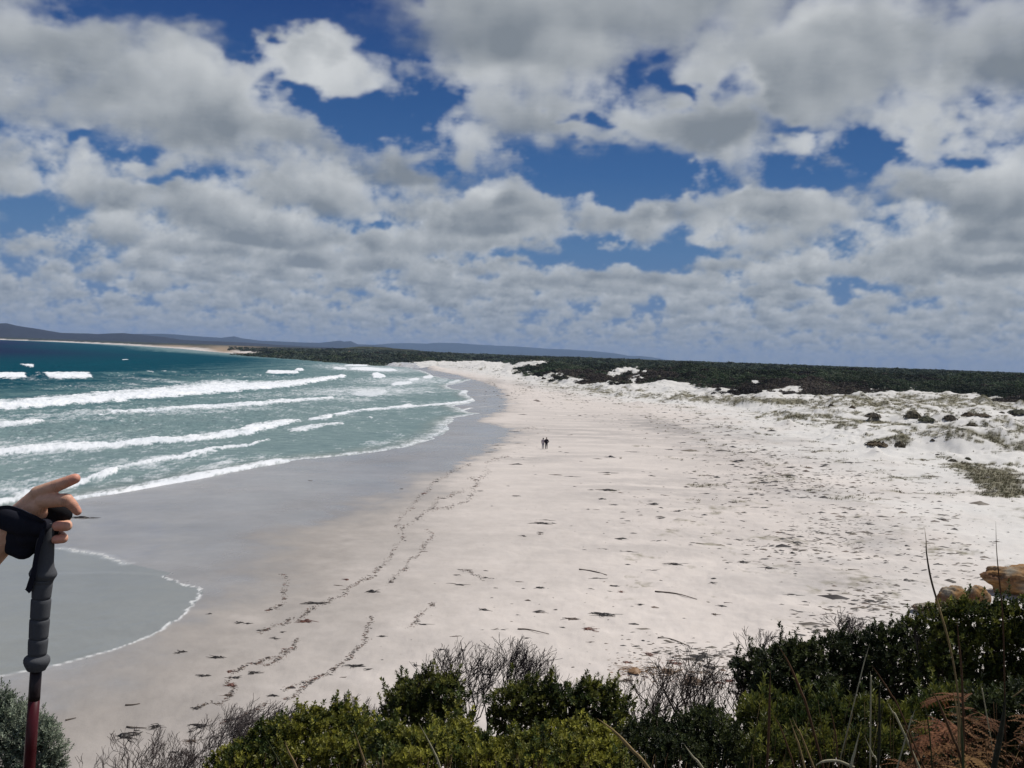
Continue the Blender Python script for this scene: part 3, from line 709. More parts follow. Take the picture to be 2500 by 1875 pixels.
def leaves(cen,ax,m,L,W,spread,stem,rng,colf):
    """rosettes of folded leaves round short shoots"""
    n=len(cen); ax=unit(ax); h=unit(np.cross(ax,rng.normal(size=(n,3)))); w=np.cross(ax,h)
    ph=rng.random((n,1))*6.28+np.arange(m)[None]*2.4+rng.normal(size=(n,m))*.25
    th=spread[0]+(spread[1]-spread[0])*(1-np.arange(m)/m)[None]+rng.normal(size=(n,m))*.16
    off=stem*(np.arange(m)/m)[None]*(1+0*ph)
    o=(h[:,None]*np.cos(ph)[...,None]+w[:,None]*np.sin(ph)[...,None])
    d=ax[:,None]*np.cos(th)[...,None]+o*np.sin(th)[...,None]
    b=cen[:,None]+ax[:,None]*off[...,None]
    side=unit(np.cross(d,ax[:,None]+1e-3)); nrm=np.cross(side,d)
    l=L*(.7+.5*rng.random((n,m)))[...,None]; ww=W*(.75+.5*rng.random((n,m)))[...,None]
    v0=b; v1=b+d*l*.58+side*ww*.5+nrm*ww*.18; v2=b+d*l+nrm*l*-.06; v3=b+d*l*.58-side*ww*.5+nrm*ww*.18
    V=np.stack([v0,v1,v2,v3],2).reshape(-1,3)
    k=np.arange(n*m)*4
    F=np.concatenate([np.stack([k,k+1,k+2],-1),np.stack([k,k+2,k+3],-1)])
    C=np.repeat(colf(cen,ax,rng),m*4,0)*(.82+.36*np.repeat(rng.random(n*m),4))[:,None]
    return V,F,C
M_LEAF=vcolmat("leaf",.55,.35,.28); M_BARK=simple("bark",(.09,.07,.055),.9,.15,30,.4,.004)
M_DEAD=vcolmat("dead_twig",.9,.1)
M_WEED=vcolmat("seaweed",.55,.4,0,18,.35)
M_GRASS=vcolmat("dry_grass",.8,.2,.3)
def colfun(base,young,py=.25,var=.3):
    base=np.array(base);young=np.array(young)
    def f(c,a,rng):
        n=len(c); g=np.clip(py*1.3*(a[:,2]>.3)*rng.random(n)**1.3*1.6+.5*bil(NOI[1],c[:,0]*120,c[:,1]*120+c[:,2]*160)*py,0,1)[:,None]
        return np.clip((base*(1-g)+young*g)*(1+var*rng.normal(size=n)[:,None]),.004,.8)
    return f
def shrub(name,label,cat,lobes,depth,leaf,cf,group=None,dens=1.,seed=0,vis=1.15,stemcol=M_BARK):
    """lobes: photo px, py, radius px, extra depth m"""
    rng=np.random.default_rng(seed); L,W,m,spread,stem=leaf
    C=[];R=[]
    for l in lobes:
        dpt=depth+(l[3] if len(l)>3 else 0); p=at_px(float(l[0]),float(l[1]),dpt); C.append(p); R.append(l[2]/F*dpt)
    C=np.array(C);R=np.array(R)
    root=np.array([np.average(C[:,0],weights=R),C[:,1].mean()+.05,0]); root[2]=hgt(root[0],root[1])[0]-.05
    e=empty(name,root); tag(e,label,cat,group)
    cs=[];as_=[]
    sp=.040/dens**.5*(depth/8)**.5
    for c,r in zip(C,R):
        n=int(4*math.pi*r*r/(sp*sp)*vis)+12
        d=unit(rng.normal(size=(n,3))); d[:,2]=np.where(d[:,2]<-.55,-d[:,2],d[:,2])
        bump=1+.20*bil(NOI[2],d[:,0]*60+c[0]*90,d[:,2]*60+d[:,1]*45)+.10*rng.normal(size=n)
        rad=r*np.clip(bump,.55,1.45)*np.where(rng.random(n)<.28,rng.random(n)*.5+.4,1)
        q=c+d*rad[:,None]*np.array([1,1,.92])
        # keep those not deep inside other lobes
        dist=np.min(np.linalg.norm(q[:,None]-C[None],axis=2)/R[None]+(np.abs(C[None]-c).sum(2)<1e-9)*9,axis=1)
        k=dist>np.where(rng.random(n)<.35,.3,.62); cs.append(q[k]); as_.append((d*1.0+np.array([0.12,0,.75])+rng.normal(size=(n,3))*.25)[k])
        for _ in range(int(2+r*16*dens)): # upright shoots break the outline
            dd_=unit(rng.normal(size=3)*np.array([.9,.6,.3])+np.array([0,0,.9])); q0=c+dd_*r*1.0; hh=rng.uniform(.03,.13)*(1 if rng.random()<.8 else 1.7)
            g=unit(dd_*.4+np.array([rng.normal()*.15+.1,0,1.])); k_=max(2,int(hh/.022)); cs.append(q0+g*np.linspace(0,hh,k_)[:,None]+rng.normal(size=(k_,3))*.008); as_.append(np.tile(g,(k_,1))+rng.normal(size=(k_,3))*.1)
    cs=np.concatenate(cs);as_=np.concatenate(as_)
    V,Fc,Cc=leaves(cs,as_,m,L,W,spread,stem,rng,cf)
    mesh_np("crown",V-root,Fc,M_LEAF,e,{'col':Cc},smooth=False)
    mb=MB()
    for c,r in zip(C,R):
        p1=root+np.array([rng.normal()*.06,rng.normal()*.06,0]); mid=(p1+c)/2+np.array([rng.normal()*.08,rng.normal()*.08,-.08])
        P=spline([p1,mid,c],9); add_tube(mb,P-root,np.linspace(.02,.008,9),5)
        for _ in range(int(7+r*22)):
            d=unit(rng.normal(size=3)+np.array([0,0,.7])); q=c+d*r*(.75+.35*rng.random()); s=c+(root-c)*rng.random()*.3
            P=spline([s,(s+q)/2+rng.normal(size=3)*.03,q],6); add_tube(mb,P-root,np.linspace(.006,.002,6),3)
    mb.build("branches",stemcol,e)
    return e
def dead_shrub(label,cx,top,width,depth,seed,lean=.25,dens=1.,tone=(.10,.085,.075),levels=5,rs=1.):
    rng=np.random.default_rng(seed)
    T=at_px(float(cx),float(top),depth); wr=width/F*depth/2
    bx=T[0]-lean*.35; root=np.array([bx,depth,hgt(bx,depth)[0]-.03]); Ht=T[2]-root[2]
    e=empty("bare_shrub",root); tag(e,label,'bare shrub','leafless shrubs on the slope')
    trunk=MB();tw=MB(); tone=np.array(tone)
    low=max(.1,Ht-2.2*wr) # crown starts here
    def grow(p,d,l,r,lv):
        n=5; P=[p];q=p;dd=d
        for i in range(n-1):
            dd=unit(dd+rng.normal(size=3)*np.array([.27,.27,.2])+np.array([lean*.10,0,.10])); q=q+dd*l/(n-1); P.append(q)
        P=np.array(P); add_tube(tw if lv>1 else trunk,P,np.maximum(np.linspace(r,r*.68,n),.0019*depth/10)*1.25,3 if lv>1 else 6,tone*(.7+.6*rng.random()))
        if lv>=levels or (q[2]>Ht*.98 and lv>2): return
        k=3 if rng.random()<.55*dens else 2
        for j in range(k):
            i=-1 if j<2 else rng.integers(1,4)
            s=unit(rng.normal(size=3)*np.array([1,1,.25])); nd=unit(dd+s*(.62 if lv<2 else .5)+np.array([lean*.22,0,.18]))
            grow(P[i],nd,l*(.74+.12*rng.random()),r*.62,lv+1)
    nst=int(4+3*dens)
    for _ in range(nst):
        a=rng.random()*6.28; st=np.array([math.cos(a),math.sin(a),0])
        P=spline([np.zeros(3),st*wr*.12+np.array([0,0,low*.6]),st*wr*.35+np.array([lean*.1,0,low])],7)
        add_tube(trunk,P,np.linspace(.022,.012,7)*rs*(depth/10),6,tone*.8)
        grow(P[-1],unit(st*.55+np.array([lean*.3,0,1.0])),(Ht-low)*.33,.009*rs*(depth/10),1)
    trunk.build("stem",M_DEAD,e); tw.build("twigs",M_DEAD,e)
    return e
# ---------------------------------------------------------------- leafy shrubs of the foreground (photo px, py, radius px, depth offset)
LEAF_A=(.034,.017,9,(.35,1.15),.035); LEAF_B=(.030,.015,9,(.3,1.1),.03); LEAF_S=(.026,.010,9,(.4,1.1),.05); LEAF_T=(.045,.014,8,(.3,.9),.04)
green=colfun((.048,.070,.014),(.27,.26,.04),.65); dark=colfun((.022,.033,.012),(.10,.115,.03),.28); mid_=colfun((.036,.055,.013),(.20,.20,.035),.42)
silver=colfun((.085,.115,.075),(.30,.34,.25),.55)
shrub("green_shrub","dense dark green shrub with upright shoots just left of the bushy bare shrub","shrub",[(975,1722,34,.3),(1020,1715,48,0),(1075,1708,54,0),(1005,1765,58,0),(1080,1768,62,0),(955,1745,26,.2),(1094,1668,20,.1),(990,1688,22,.2),(1048,1676,26,.1)],9.0,LEAF_A,mid_,"leafy shrubs on the slope",seed=11)
shrub("green_shrub","rounded green shrub to the right of the bushy bare shrub with gaps of sand beneath","shrub",[(1245,1725,44,0),(1285,1700,32,.1),(1330,1722,44,.1),(1390,1728,44,0),(1450,1722,46,0),(1500,1738,40,0),(1270,1775,46,.1),(1350,1782,46,.1),(1430,1780,46,.1),(1500,1778,34,.1),(1437,1682,18,0),(1487,1695,18,0),(1335,1692,20,.1),(1222,1760,26,.1)],8.6,LEAF_A,mid_,"leafy shrubs on the slope",seed=12)
shrub("green_shrub","low yellow-green shrub with small tufted heads at the left end of the green bank","shrub",[(545,1875,34,.2),(590,1860,36,.2),(640,1835,42,.1),(690,1815,48,0),(745,1795,46,0),(800,1785,44,0),(829,1750,26,.1),(850,1800,50,0),(905,1815,50,0),(700,1870,60,-.2),(790,1865,66,-.3),(880,1872,66,-.3),(645,1795,22,.1),(770,1755,20,.1),(600,1890,50,-.1)],7.6,LEAF_A,green,"leafy shrubs on the slope",seed=13)
shrub("green_shrub","bright green low shrub at the bottom centre under the dark upright one","shrub",[(960,1830,52,0),(1030,1835,56,-.1),(1100,1815,46,.1),(1150,1840,52,0),(1080,1880,66,-.3),(980,1890,60,-.4),(1180,1885,60,-.3),(1125,1790,26,.2),(1225,1850,40,.0)],7.0,LEAF_A,green,"leafy shrubs on the slope",seed=14)
shrub("green_shrub","shaggy green shrub with yellowish shoots at the bottom edge below the rounded one","shrub",[(1270,1850,50,0),(1340,1835,50,.1),(1400,1830,44,.1),(1390,1880,60,-.2),(1300,1890,60,-.3),(1470,1850,54,0),(1480,1890,60,-.2),(1385,1800,24,.2)],6.8,LEAF_A,green,"leafy shrubs on the slope",seed=15)
shrub("green_shrub","dark green shrub in front of the tangle of bare twigs","shrub",[(1560,1830,56,0),(1620,1815,54,.1),(1690,1795,56,.1),(1730,1770,36,.2),(1740,1835,60,0),(1650,1870,70,-.2),(1570,1885,66,-.2),(1760,1885,70,-.2),(1815,1830,54,0),(1590,1785,28,.2)],7.0,LEAF_B,dark,"leafy shrubs on the slope",seed=16)
shrub("green_shrub","small dark shrub with a ball of leaves on top beside the bare twigs","shrub",[(1846,1607,17,.1),(1815,1645,24,0),(1850,1650,30,0),(1835,1690,36,0),(1870,1710,36,0),(1800,1625,12,.1)],9.4,LEAF_A,dark,"leafy shrubs on the slope",seed=17)
shrub("green_shrub","black-green bushy shrub on the left shoulder of the big right-hand thicket","shrub",[(1905,1620,44,.1),(1955,1618,44,.1),(1925,1675,60,0),(1985,1680,58,0),(1890,1700,44,0),(1940,1590,22,.1),(1985,1600,26,.1),(1930,1740,60,0)],8.8,LEAF_A,dark,"leafy shrubs on the slope",seed=18)
shrub("green_shrub","round-headed dark shrub with bare twigs sticking up from its top","shrub",[(2030,1592,34,0),(2055,1580,26,0.1),(2085,1602,36,0.1),(2115,1587,34,0),(2070,1652,58,0),(2130,1652,56,0),(2030,1662,46,0),(2090,1712,60,0),(2030,1732,56,0)],9.0,LEAF_B,dark,"leafy shrubs on the slope",seed=19)
shrub("green_shrub","dark shrub rising in steps between the twiggy one and the right-hand thicket","shrub",[(2145,1562,28,0.1),(2180,1560,32,0.1),(2222,1547,30,0.1),(2175,1612,50,0),(2235,1602,52,0),(2290,1567,36,0),(2200,1672,60,0),(2270,1662,60,0),(2190,1732,56,0)],8.6,LEAF_B,dark,"leafy shrubs on the slope",seed=20)
shrub("green_shrub","large dark green shrub in front of the orange boulders at the right edge","shrub",[(2275,1514,26,0.1),(2300,1524,34,0.1),(2345,1504,34,0.1),(2390,1514,38,0),(2440,1519,40,0),(2490,1514,42,0),(2330,1584,58,0),(2400,1594,62,0),(2470,1599,64,0),(2530,1584,60,0),(2300,1644,60,0),(2370,1674,64,0),(2450,1679,66,0),(2520,1684,66,0),(2232,1532,16,0.1),(2350,1484,16,0.1),(2440,1490,14,0.1)],8.0,LEAF_B,mid_,"leafy shrubs on the slope",seed=21)
shrub("green_shrub","dim low shrub filling the bottom of the slope under the reeds","shrub",[(1850,1760,50,.2),(1900,1800,60,0),(1980,1790,60,0),(2050,1780,60,0),(2120,1770,60,0),(1880,1870,70,-.3),(1960,1870,70,-.3),(2050,1860,70,-.3),(2140,1850,70,-.3),(2200,1790,60,0),(2280,1760,60,.1),(2240,1860,66,-.3),(2350,1750,60,.1),(2010,1740,36,.3),(1920,1745,34,.2)],6.4,LEAF_T,mid_,"leafy shrubs on the slope",dens=.8,seed=22)
shrub("green_shrub","shadowy thicket behind the rusty bracken in the bottom right corner","shrub",[(2330,1840,60,0),(2410,1760,64,0),(2480,1750,64,0),(2400,1850,70,0),(2480,1850,76,0),(2300,1890,66,-.1)],5.6,LEAF_B,dark,"leafy shrubs on the slope",dens=.9,seed=23)
shrub("saltbush","silvery grey-green bush behind the trekking pole in the bottom left corner","bush",[(14,1750,36,.1),(50,1775,40,.1),(85,1790,36,0),(110,1790,24,0),(20,1820,56,0),(75,1835,52,0),(118,1825,28,0),(30,1880,60,0),(95,1880,44,0),(125,1868,22,0),(5,1720,20,.1),(136,1870,10,0),(-40,1800,70,.1)],7.2,LEAF_S,silver,seed=24,dens=1.25)
shrub("green_shrub","dark shrub continuing the thicket beyond the right edge of the photo","shrub",[(2570,1560,60,.1),(2640,1580,66,.1),(2720,1610,66,.1),(2580,1660,66,0),(2660,1680,70,0),(2740,1700,66,0),(2610,1760,70,0),(2700,1790,70,0)],7.6,LEAF_B,dark,"leafy shrubs on the slope",dens=.7,seed=25)
# ---------------------------------------------------------------- bare shrubs
dead_shrub("big bushy bare shrub with dark upswept twigs at the bottom centre",1215,1584,200,9.3,31,.35,1.6,(.03,.024,.026),6,1.35)
dead_shrub("open bare shrub with wavy pale-edged stems in front of the brown seaweed heap",1610,1648,230,9.4,32,.05,.75,(.045,.036,.032),6,1.9)
dead_shrub("thin tall bare shrub with sparse straight twigs right of the open one",1700,1600,150,9.8,33,.1,.7,(.06,.05,.045),5,1.3)
dead_shrub("bare twiggy bush at the left foot of the small leafy ball shrub",1760,1660,170,9.0,34,.1,.9,(.05,.04,.038),6,1.4)
dead_shrub("leftmost bare shrub with fine grey twigs over the sand",385,1800,180,9.8,35,.2,.8,(.11,.09,.085),6)
dead_shrub("tall leaning bare shrub beside the leftmost one, bent to the right",530,1745,180,9.6,36,.75,.8,(.12,.10,.095),6)
dead_shrub("windswept bare shrub touching the left end of the green bank",625,1712,180,9.8,37,.9,.85,(.13,.11,.105),6)
dead_shrub("small windswept bare tuft above the left green shoots",745,1712,110,9.4,38,.9,.9,(.10,.085,.08),5)
dead_shrub("low spreading bare bush in the gap left of the dark upright shrub",885,1712,130,9.3,39,.5,1.1,(.085,.072,.068),5)
dead_shrub("spiky bare shoots rising from the small leafy ball shrub",1880,1540,110,9.7,40,.05,.8,(.075,.062,.058),5)
dead_shrub("wispy bare twigs standing on the round-headed dark shrub",2095,1500,110,9.3,61,.2,.8,(.075,.062,.06),5)
dead_shrub("low bare tangle at the bottom left beside the leaning bare shrub",450,1850,150,8.8,42,.3,.8,(.10,.08,.075),6)
# ---------------------------------------------------------------- bracken
def bracken(label,cx,cy,depth,n,L,seed,gr=None):
    rng=np.random.default_rng(seed); p=at_px(float(cx),float(cy),depth); root=np.array([p[0],p[1],hgt(p[0],p[1])[0]])
    e=empty("bracken",root); tag(e,label,'fern','dead bracken at the right')
    Ht=p[2]-root[2]
    for i in range(n):
        a=rng.random()*6.28; o=np.array([math.cos(a),math.sin(a),0.])
        st=o*.10*rng.random(); top=np.array([0,0,Ht*(.8+.3*rng.random())])+o*.15
        P=spline([st,st+top*.6,top+o*L*.3,top+o*L*.75+np.array([0,0,-.02]),top+o*L*1.1+np.array([0,0,-.16*L-.05])],30)
        mb=MB(); c0=np.array([.17,.085,.035])*(.6+.7*rng.random()); c0=c0*np.array([1,1+.25*rng.normal()*.5,1])
        add_tube(mb,P,np.linspace(.005,.0015,30),4,c0*.6)
        T=unit(np.gradient(P,axis=0)); side=unit(np.cross(T,np.array([0,0,1.])))
        for k in range(11,29):
            for s in(-1,1):
                l=L*.42*math.sin(min(1,(30-k)/15)*1.5)*(.8+.3*rng.random()); d=unit(side[k]*s+T[k]*.45+np.array([0,0,rng.normal()*.25]))
                m=9; t=np.linspace(0,1,m); Q=P[k]+d*l*t[:,None]+np.array([0,0,-1])*(t**2)[:,None]*l*.3
                w=np.cross(d,np.array([rng.normal()*.3,rng.normal()*.3,1.]));w=w/np.linalg.norm(w)
                for j in range(1,m):
                    ww=.030*(1-t[j]*.75)*(L/.5); c=Q[j-1];q=Q[j]
                    V=[c,q,c+w*ww+(q-c)*.9,c,q,c-w*ww+(q-c)*.9]
                    mb.add(V,[[0,1,2],[4,3,5]],c0*(.7+.6*rng.random()))
        mb.build("frond",M_FERN,e,smooth=False)
    return e
M_FERN=vcolmat("dead_fern",.8,.2,.3)
bracken("rusty orange dead bracken clump at the right edge, upper of the two big ones",2450,1765,4.6,10,.32,51)
bracken("bright tan bracken fronds in the bottom right corner",2480,1850,4.2,8,.28,52)
bracken("brown bracken clump left of the upper rusty one, seen between reeds",2385,1815,4.6,10,.28,53)
bracken("small dull brown bracken low among the reeds",2290,1850,4.8,8,.26,54)
# ---------------------------------------------------------------- reeds and sedge stalks
M_REED=vcolmat("reed",.7,.25,.15)
tan=(.36,.26,.12);pale=(.50,.46,.30);brown=(.13,.07,.035);drk=(.035,.035,.02);grn=(.07,.08,.03)
REEDS=[([(2257,1287),(2261,1320),(2262,1350),(2272,1410),(2290,1475),(2317,1570),(2338,1690),(2350,1880)],5,4.0,tan,"tall curved reed in front of the leftmost small boulder, tallest on the right"),
([(2431,1273),(2433,1340),(2438,1400),(2444,1455),(2448,1510),(2452,1640)],4,4.4,brown,"straight thin reed standing in front of the big orange boulder"),
([(1457,1753),(1500,1786),(1542,1830),(1590,1885)],9,3.4,tan,"thick golden blade slanting up left at the bottom centre"),
([(1671,1818),(1692,1848),(1725,1890)],6,3.4,pale,"short pale blade tip right of the thick golden blade"),
([(1901,1578),(1925,1618),(1956,1690),(1975,1745)],6,4.2,brown,"brown reed slanting across the black-green bushy shrub"),
([(865,1784),(880,1830),(898,1890)],5,4.0,tan,"tan reed before the low yellow-green shrub, right of the paler-tipped one"),
([(1022,1764),(1058,1832),(1080,1890)],5,4.0,pale,"pale reed slanting left in front of the dark upright shrub"),
([(645,1794),(668,1835),(695,1885)],4,4.2,grn,"dull green stalk at the far left of the green bank"),
([(695,1810),(706,1838),(730,1890)],6,4.0,tan,"tan-tipped blade on the far left of the green bank"),
([(2123,1572),(2114,1605),(2106,1632)],3,4.8,pale,"thin stalk leaning right in front of the round-headed dark shrub"),
([(2125,1638),(2126,1660),(2126,1678)],4,4.4,pale,"short upright straw-coloured stub under the round-headed dark shrub"),
([(2128,1623),(2150,1655),(2175,1695),(2203,1748)],4,4.2,brown,"brown stalk crossing the short straw-coloured stub"),
([(2151,1666),(2147,1700),(2147,1790),(2143,1890)],7,3.8,drk,"dark upright stalk with a pale tip in the middle of the reeds"),
([(2167,1716),(2180,1740),(2200,1775)],5,4.2,pale,"bright straw blade slanting down right beside the dark upright stalk"),
([(1928,1754),(1943,1800),(1958,1848)],5,4.2,tan,"left one of two tan blades side by side at the bottom"),
([(1934,1751),(1948,1782),(1962,1810)],4,4.3,tan,"right one of two tan blades side by side at the bottom"),
([(2026,1728),(2034,1760),(2042,1810),(2046,1865)],4,4.0,brown,"thin brown stalk rising from the bent straw leaf"),
([(2098,1788),(2086,1838),(2074,1890)],7,3.6,pale,"broad pale blade leaning right at the bottom of the reeds"),
([(1991,1868),(2008,1860),(2030,1857),(2052,1860),(2085,1874)],8,3.6,pale,"bent straw leaf lying sideways at the bottom edge"),
([(1881,1638),(1879,1700),(1877,1780),(1872,1890)],7,3.6,brown,"dark red-brown upright stalk at the left of the reeds"),
([(2273,1682),(2290,1712),(2310,1760),(2330,1810),(2345,1850)],7,3.8,brown,"reddish curved stalk left of the bracken"),
([(2326,1685),(2332,1710),(2338,1750),(2340,1790)],5,4.2,tan,"light-topped upright reed just left of the bracken"),
([(2456,1690),(2448,1760),(2436,1830),(2424,1890)],15,3.2,drk,"thick blackish stalk crossing the rusty bracken"),
([(2234,1732),(2227,1752),(2218,1778)],4,4.2,pale,"short straw blade leaning right beside the reddish curved stalk"),
([(2347,1744),(2349,1800),(2352,1890)],7,3.6,grn,"green-brown upright stalk at the left side of the bracken"),
([(2395,1672),(2398,1690),(2403,1712)],3,4.4,pale,"tiny pale stalk above the bracken"),
([(2336,1509),(2340,1560),(2346,1620),(2350,1700)],6,4.2,brown,"reddish upright stalk against the large dark shrub by the boulders"),
([(2500,1680),(2488,1690),(2472,1702)],4,4.2,tan,"small grey-tan twig leaning in from the right edge"),
([(2200,1762),(2215,1790),(2228,1840),(2240,1890)],5,4.0,brown,"wavy brown stalk with pinkish tip at the bottom right of the reeds"),
([(2250,1700),(2262,1740),(2270,1800),(2276,1880)],4,4.2,grn,"slim green stalk left of the reddish curved one"),
([(1884,1740),(1905,1775),(1925,1830),(1940,1880)],4,4.2,brown,"brown stalk right of the dark red-brown upright one"),
([(2110,1795),(2130,1840),(2150,1880)],4,4.0,pale,"pale stalk right of the broad pale blade"),]
for P,w,dp,c,lab in REEDS:
    W=[at_px(float(a),float(b),dp) for a,b in P]
    last=W[-1]; dv=W[-1]-W[-2]; dv=dv/max(-dv[2],.03 if dv[2]<0 else 9); gz_=hgt(last[0],dp)[0]-.03; k_=max(last[2]-gz_,.05)
    g=np.array([last[0]+np.clip(dv[0],-1.2,1.2)*k_*.8,dp,gz_])
    lying='lying' in lab
    pts=np.array(W if lying or 'leaning in' in lab else W+[(last+g)/2,g])
    root=g if not lying else np.array([last[0],dp,g[2]])
    Q=spline(pts,40 if len(pts)>5 else 26); n=len(Q); t=np.linspace(0,1,n)
    R=w/F*dp*.5*np.clip(.08+t*3.0,0,1)
    V,Fc,F3=tube(Q,R,6)
    V[:,1]=dp+(V[:,1]-dp)*.6; mb=MB()
    cc=np.array(c)*(.8+.3*RNG.random(n))[:,None]; cc=cc*(1-.35*sms(.45,.8,t))[:,None]
    if "pale tip" in lab: cc[:3]=pale
    if "tall curved" in lab: cc=np.where(((t>.16)&(t<.42))[:,None],np.array([.07,.05,.03]),cc)
    C=np.concatenate([np.repeat(cc,6,0),cc[:1],cc[-1:]])
    mb.V.append(V-root);mb.F+= [Fc,F3];mb.C.append(C);mb.n=len(V)
    o=mb.build("reed",M_REED); o.location=root; tag(o,lab,'reed','reeds and stalks in the foreground')
# fine sedge between them
mb=MB()
for k in range(420):
    x0=RNG.uniform(560,2520); y0=RNG.uniform(1700,1900) if x0>1850 else RNG.uniform(1835,1900); dp=RNG.uniform(4.2,6.2); 
    p=at_px(x0,y0,dp); g=np.array([p[0]+RNG.normal()*.12,dp,0]);g[2]=hgt(g[0],dp)[0]
    if p[2]-g[2]<.1:continue
    Q=spline([p,(p+g)/2+np.array([RNG.normal()*.04,0,.03]),g],8)
    c=np.array([brown,drk,tan,grn,brown][RNG.integers(5)])*RNG.uniform(.5,1.2)
    add_tube(mb,Q,np.linspace(.0008,.003,8),3,c)
o=mb.build("sedge",M_REED); tag(o,'thin brown and green sedge stems crowding under the shrubs','sedge',kind='stuff')
# ---------------------------------------------------------------- boulders
def rock(label,cx,cy_base,wpx,hpx,dep,seed,flat=1.,cmix=.5,off=0.,tilt=0.):
    rng=np.random.default_rng(seed)
    g=ground_hit(cx,cy_base)[0]; D=g[1]; w=wpx/F*D/2; h=hpx/F*D
    bm=bmesh.new(); bmesh.ops.create_icosphere(bm,subdivisions=5,radius=1)
    V=np.array([v.co[:] for v in bm.verts]); Fc=np.array([[v.index for v in f.verts] for f in bm.faces]); bm.free()
    n=unit(V)
    s=rng.normal(size=(14,3));s=unit(s)   # chisel planes
    r=np.ones(len(V))
    for k in range(14):
        c=.80+.16*rng.random(); d=n@s[k]; r=np.minimum(r,np.where(d>1e-3,c/np.maximum(d,1e-3),9))
    r*=1+.07*bil(NOI[0],n[:,0]*40+seed,n[:,2]*40+n[:,1]*25)+.03*bil(NOF,n[:,0]*60+seed*9,n[:,2]*60+n[:,1]*45)
    for k in range(3): # bedding cracks
        q=n@unit(np.array([.25+rng.normal()*.1,.3*rng.normal(),1.]))-rng.uniform(-.6,.6)+.06*bil(NOI[1],n[:,0]*30,n[:,1]*30); r-=.05*np.exp(-(q/.025)**2)
    V=n*r[:,None]*np.array([w,w*dep,h*.56]); V[:,2]=V[:,2]+h*.44+V[:,0]*tilt
    V[:,0]+=off*(V[:,2]/h)*w
    top=np.clip(n[:,2],0,1); nz=bil(NOI[3],n[:,0]*70+seed*5,n[:,2]*70+n[:,1]*50)
    c1=np.array([.27,.15,.06]);c2=np.array([.25,.22,.17]);c3=np.array([.13,.065,.035])
    f=np.clip(cmix+.35*nz,0,1)[:,None]; C=c1*(1-f)+c2*f; f=np.clip(-.2+.6*bil(NOI[2],n[:,0]*60,n[:,2]*60),0,.8)[:,None]; C=C*(1-f)+c3*f
    o=mesh_np("boulder",V,Fc,M_ROCK,None,{'col':C},True); o.location=(g[0],g[1]+w*dep*.3,g[2]-h*.06)
    tag(o,label,'boulder','boulders on the sand'); return o
M_ROCK=vcolmat("sandstone",.9,.2,0,6,.3,.05)
rock("big flat-topped orange boulder cut by the right edge of the photo",2496,1452,180,76,.7,3,cmix=.05,off=-.12,tilt=.0)
rock("small round orange-brown boulder, middle of the three",2386,1490,62,64,.9,8,cmix=.25)
rock("pointed pale-footed boulder left of the round one, nearest the camera of the three",2325,1500,74,72,.9,5,cmix=.45)
rock("low pale slab at the foot of the pointed boulder",2268,1500,72,26,1.,12,cmix=1.3)
# ---------------------------------------------------------------- seaweed
def fan(rng,L,W,Hh,n=9,rings=2):
    a=np.linspace(0,2*np.pi,n,endpoint=False); V=[[0,0,Hh]]
    rr=.75+.35*rng.normal(size=n)*.6
    for k in range(1,rings+1):
        f=k/rings; q=f*np.clip(rr+rng.normal(size=n)*.08,.35,1.5)
        V+=np.stack([q*np.cos(a)*L/2,q*np.sin(a)*W/2,Hh*(1-f**1.6)*(.8+.4*rng.random(n))-(.03*Hh if k==rings else 0)],-1).tolist()
    F3=[[0,1+i,1+(i+1)%n] for i in range(n)]
    for k in range(1,rings):
        o0=1+(k-1)*n;o1=1+k*n
        for i in range(n):
            j=(i+1)%n; F3+=[[o0+i,o1+i,o1+j],[o0+i,o1+j,o0+j]]
    return np.array(V),np.array(F3)
def weed_mesh(rng,L,W,colr,strands=9):
    mb=MB(); colr=np.array(colr)
    for k in range(1+int(rng.random()*2.6)):
        V,F3=fan(rng,L*rng.uniform(.5,.85),W*rng.uniform(.5,.85),min(L,W)*.15+.015,15,3); V=V+np.array([rng.normal()*L*.07,rng.normal()*W*.07,0]); mb.add(V,F3,colr*rng.uniform(.7,1.3))
    for k in range(strands):
        a=rng.normal()*.5+(math.pi if rng.random()<.5 else 0); l=L*rng.uniform(.3,.75); d=np.array([math.cos(a),math.sin(a)*W/L*1.3,0])
        p=np.array([rng.normal()*L*.15,rng.normal()*W*.2,.02]); Q=spline([p,p+d*l*.5+np.array([rng.normal(),rng.normal(),.2])*l*.14,p+d*l+np.array([rng.normal(),rng.normal(),0])*l*.2],8); Q[:,2]=np.clip(Q[:,2],.008,.1)
        add_tube(mb,Q,np.linspace(.022,.006,8)*min(1,L*1.2+.2),4,colr*rng.uniform(.7,1.4))
    return mb
black=(.022,.017,.014);redb=(.11,.042,.026);brn=(.075,.05,.033)
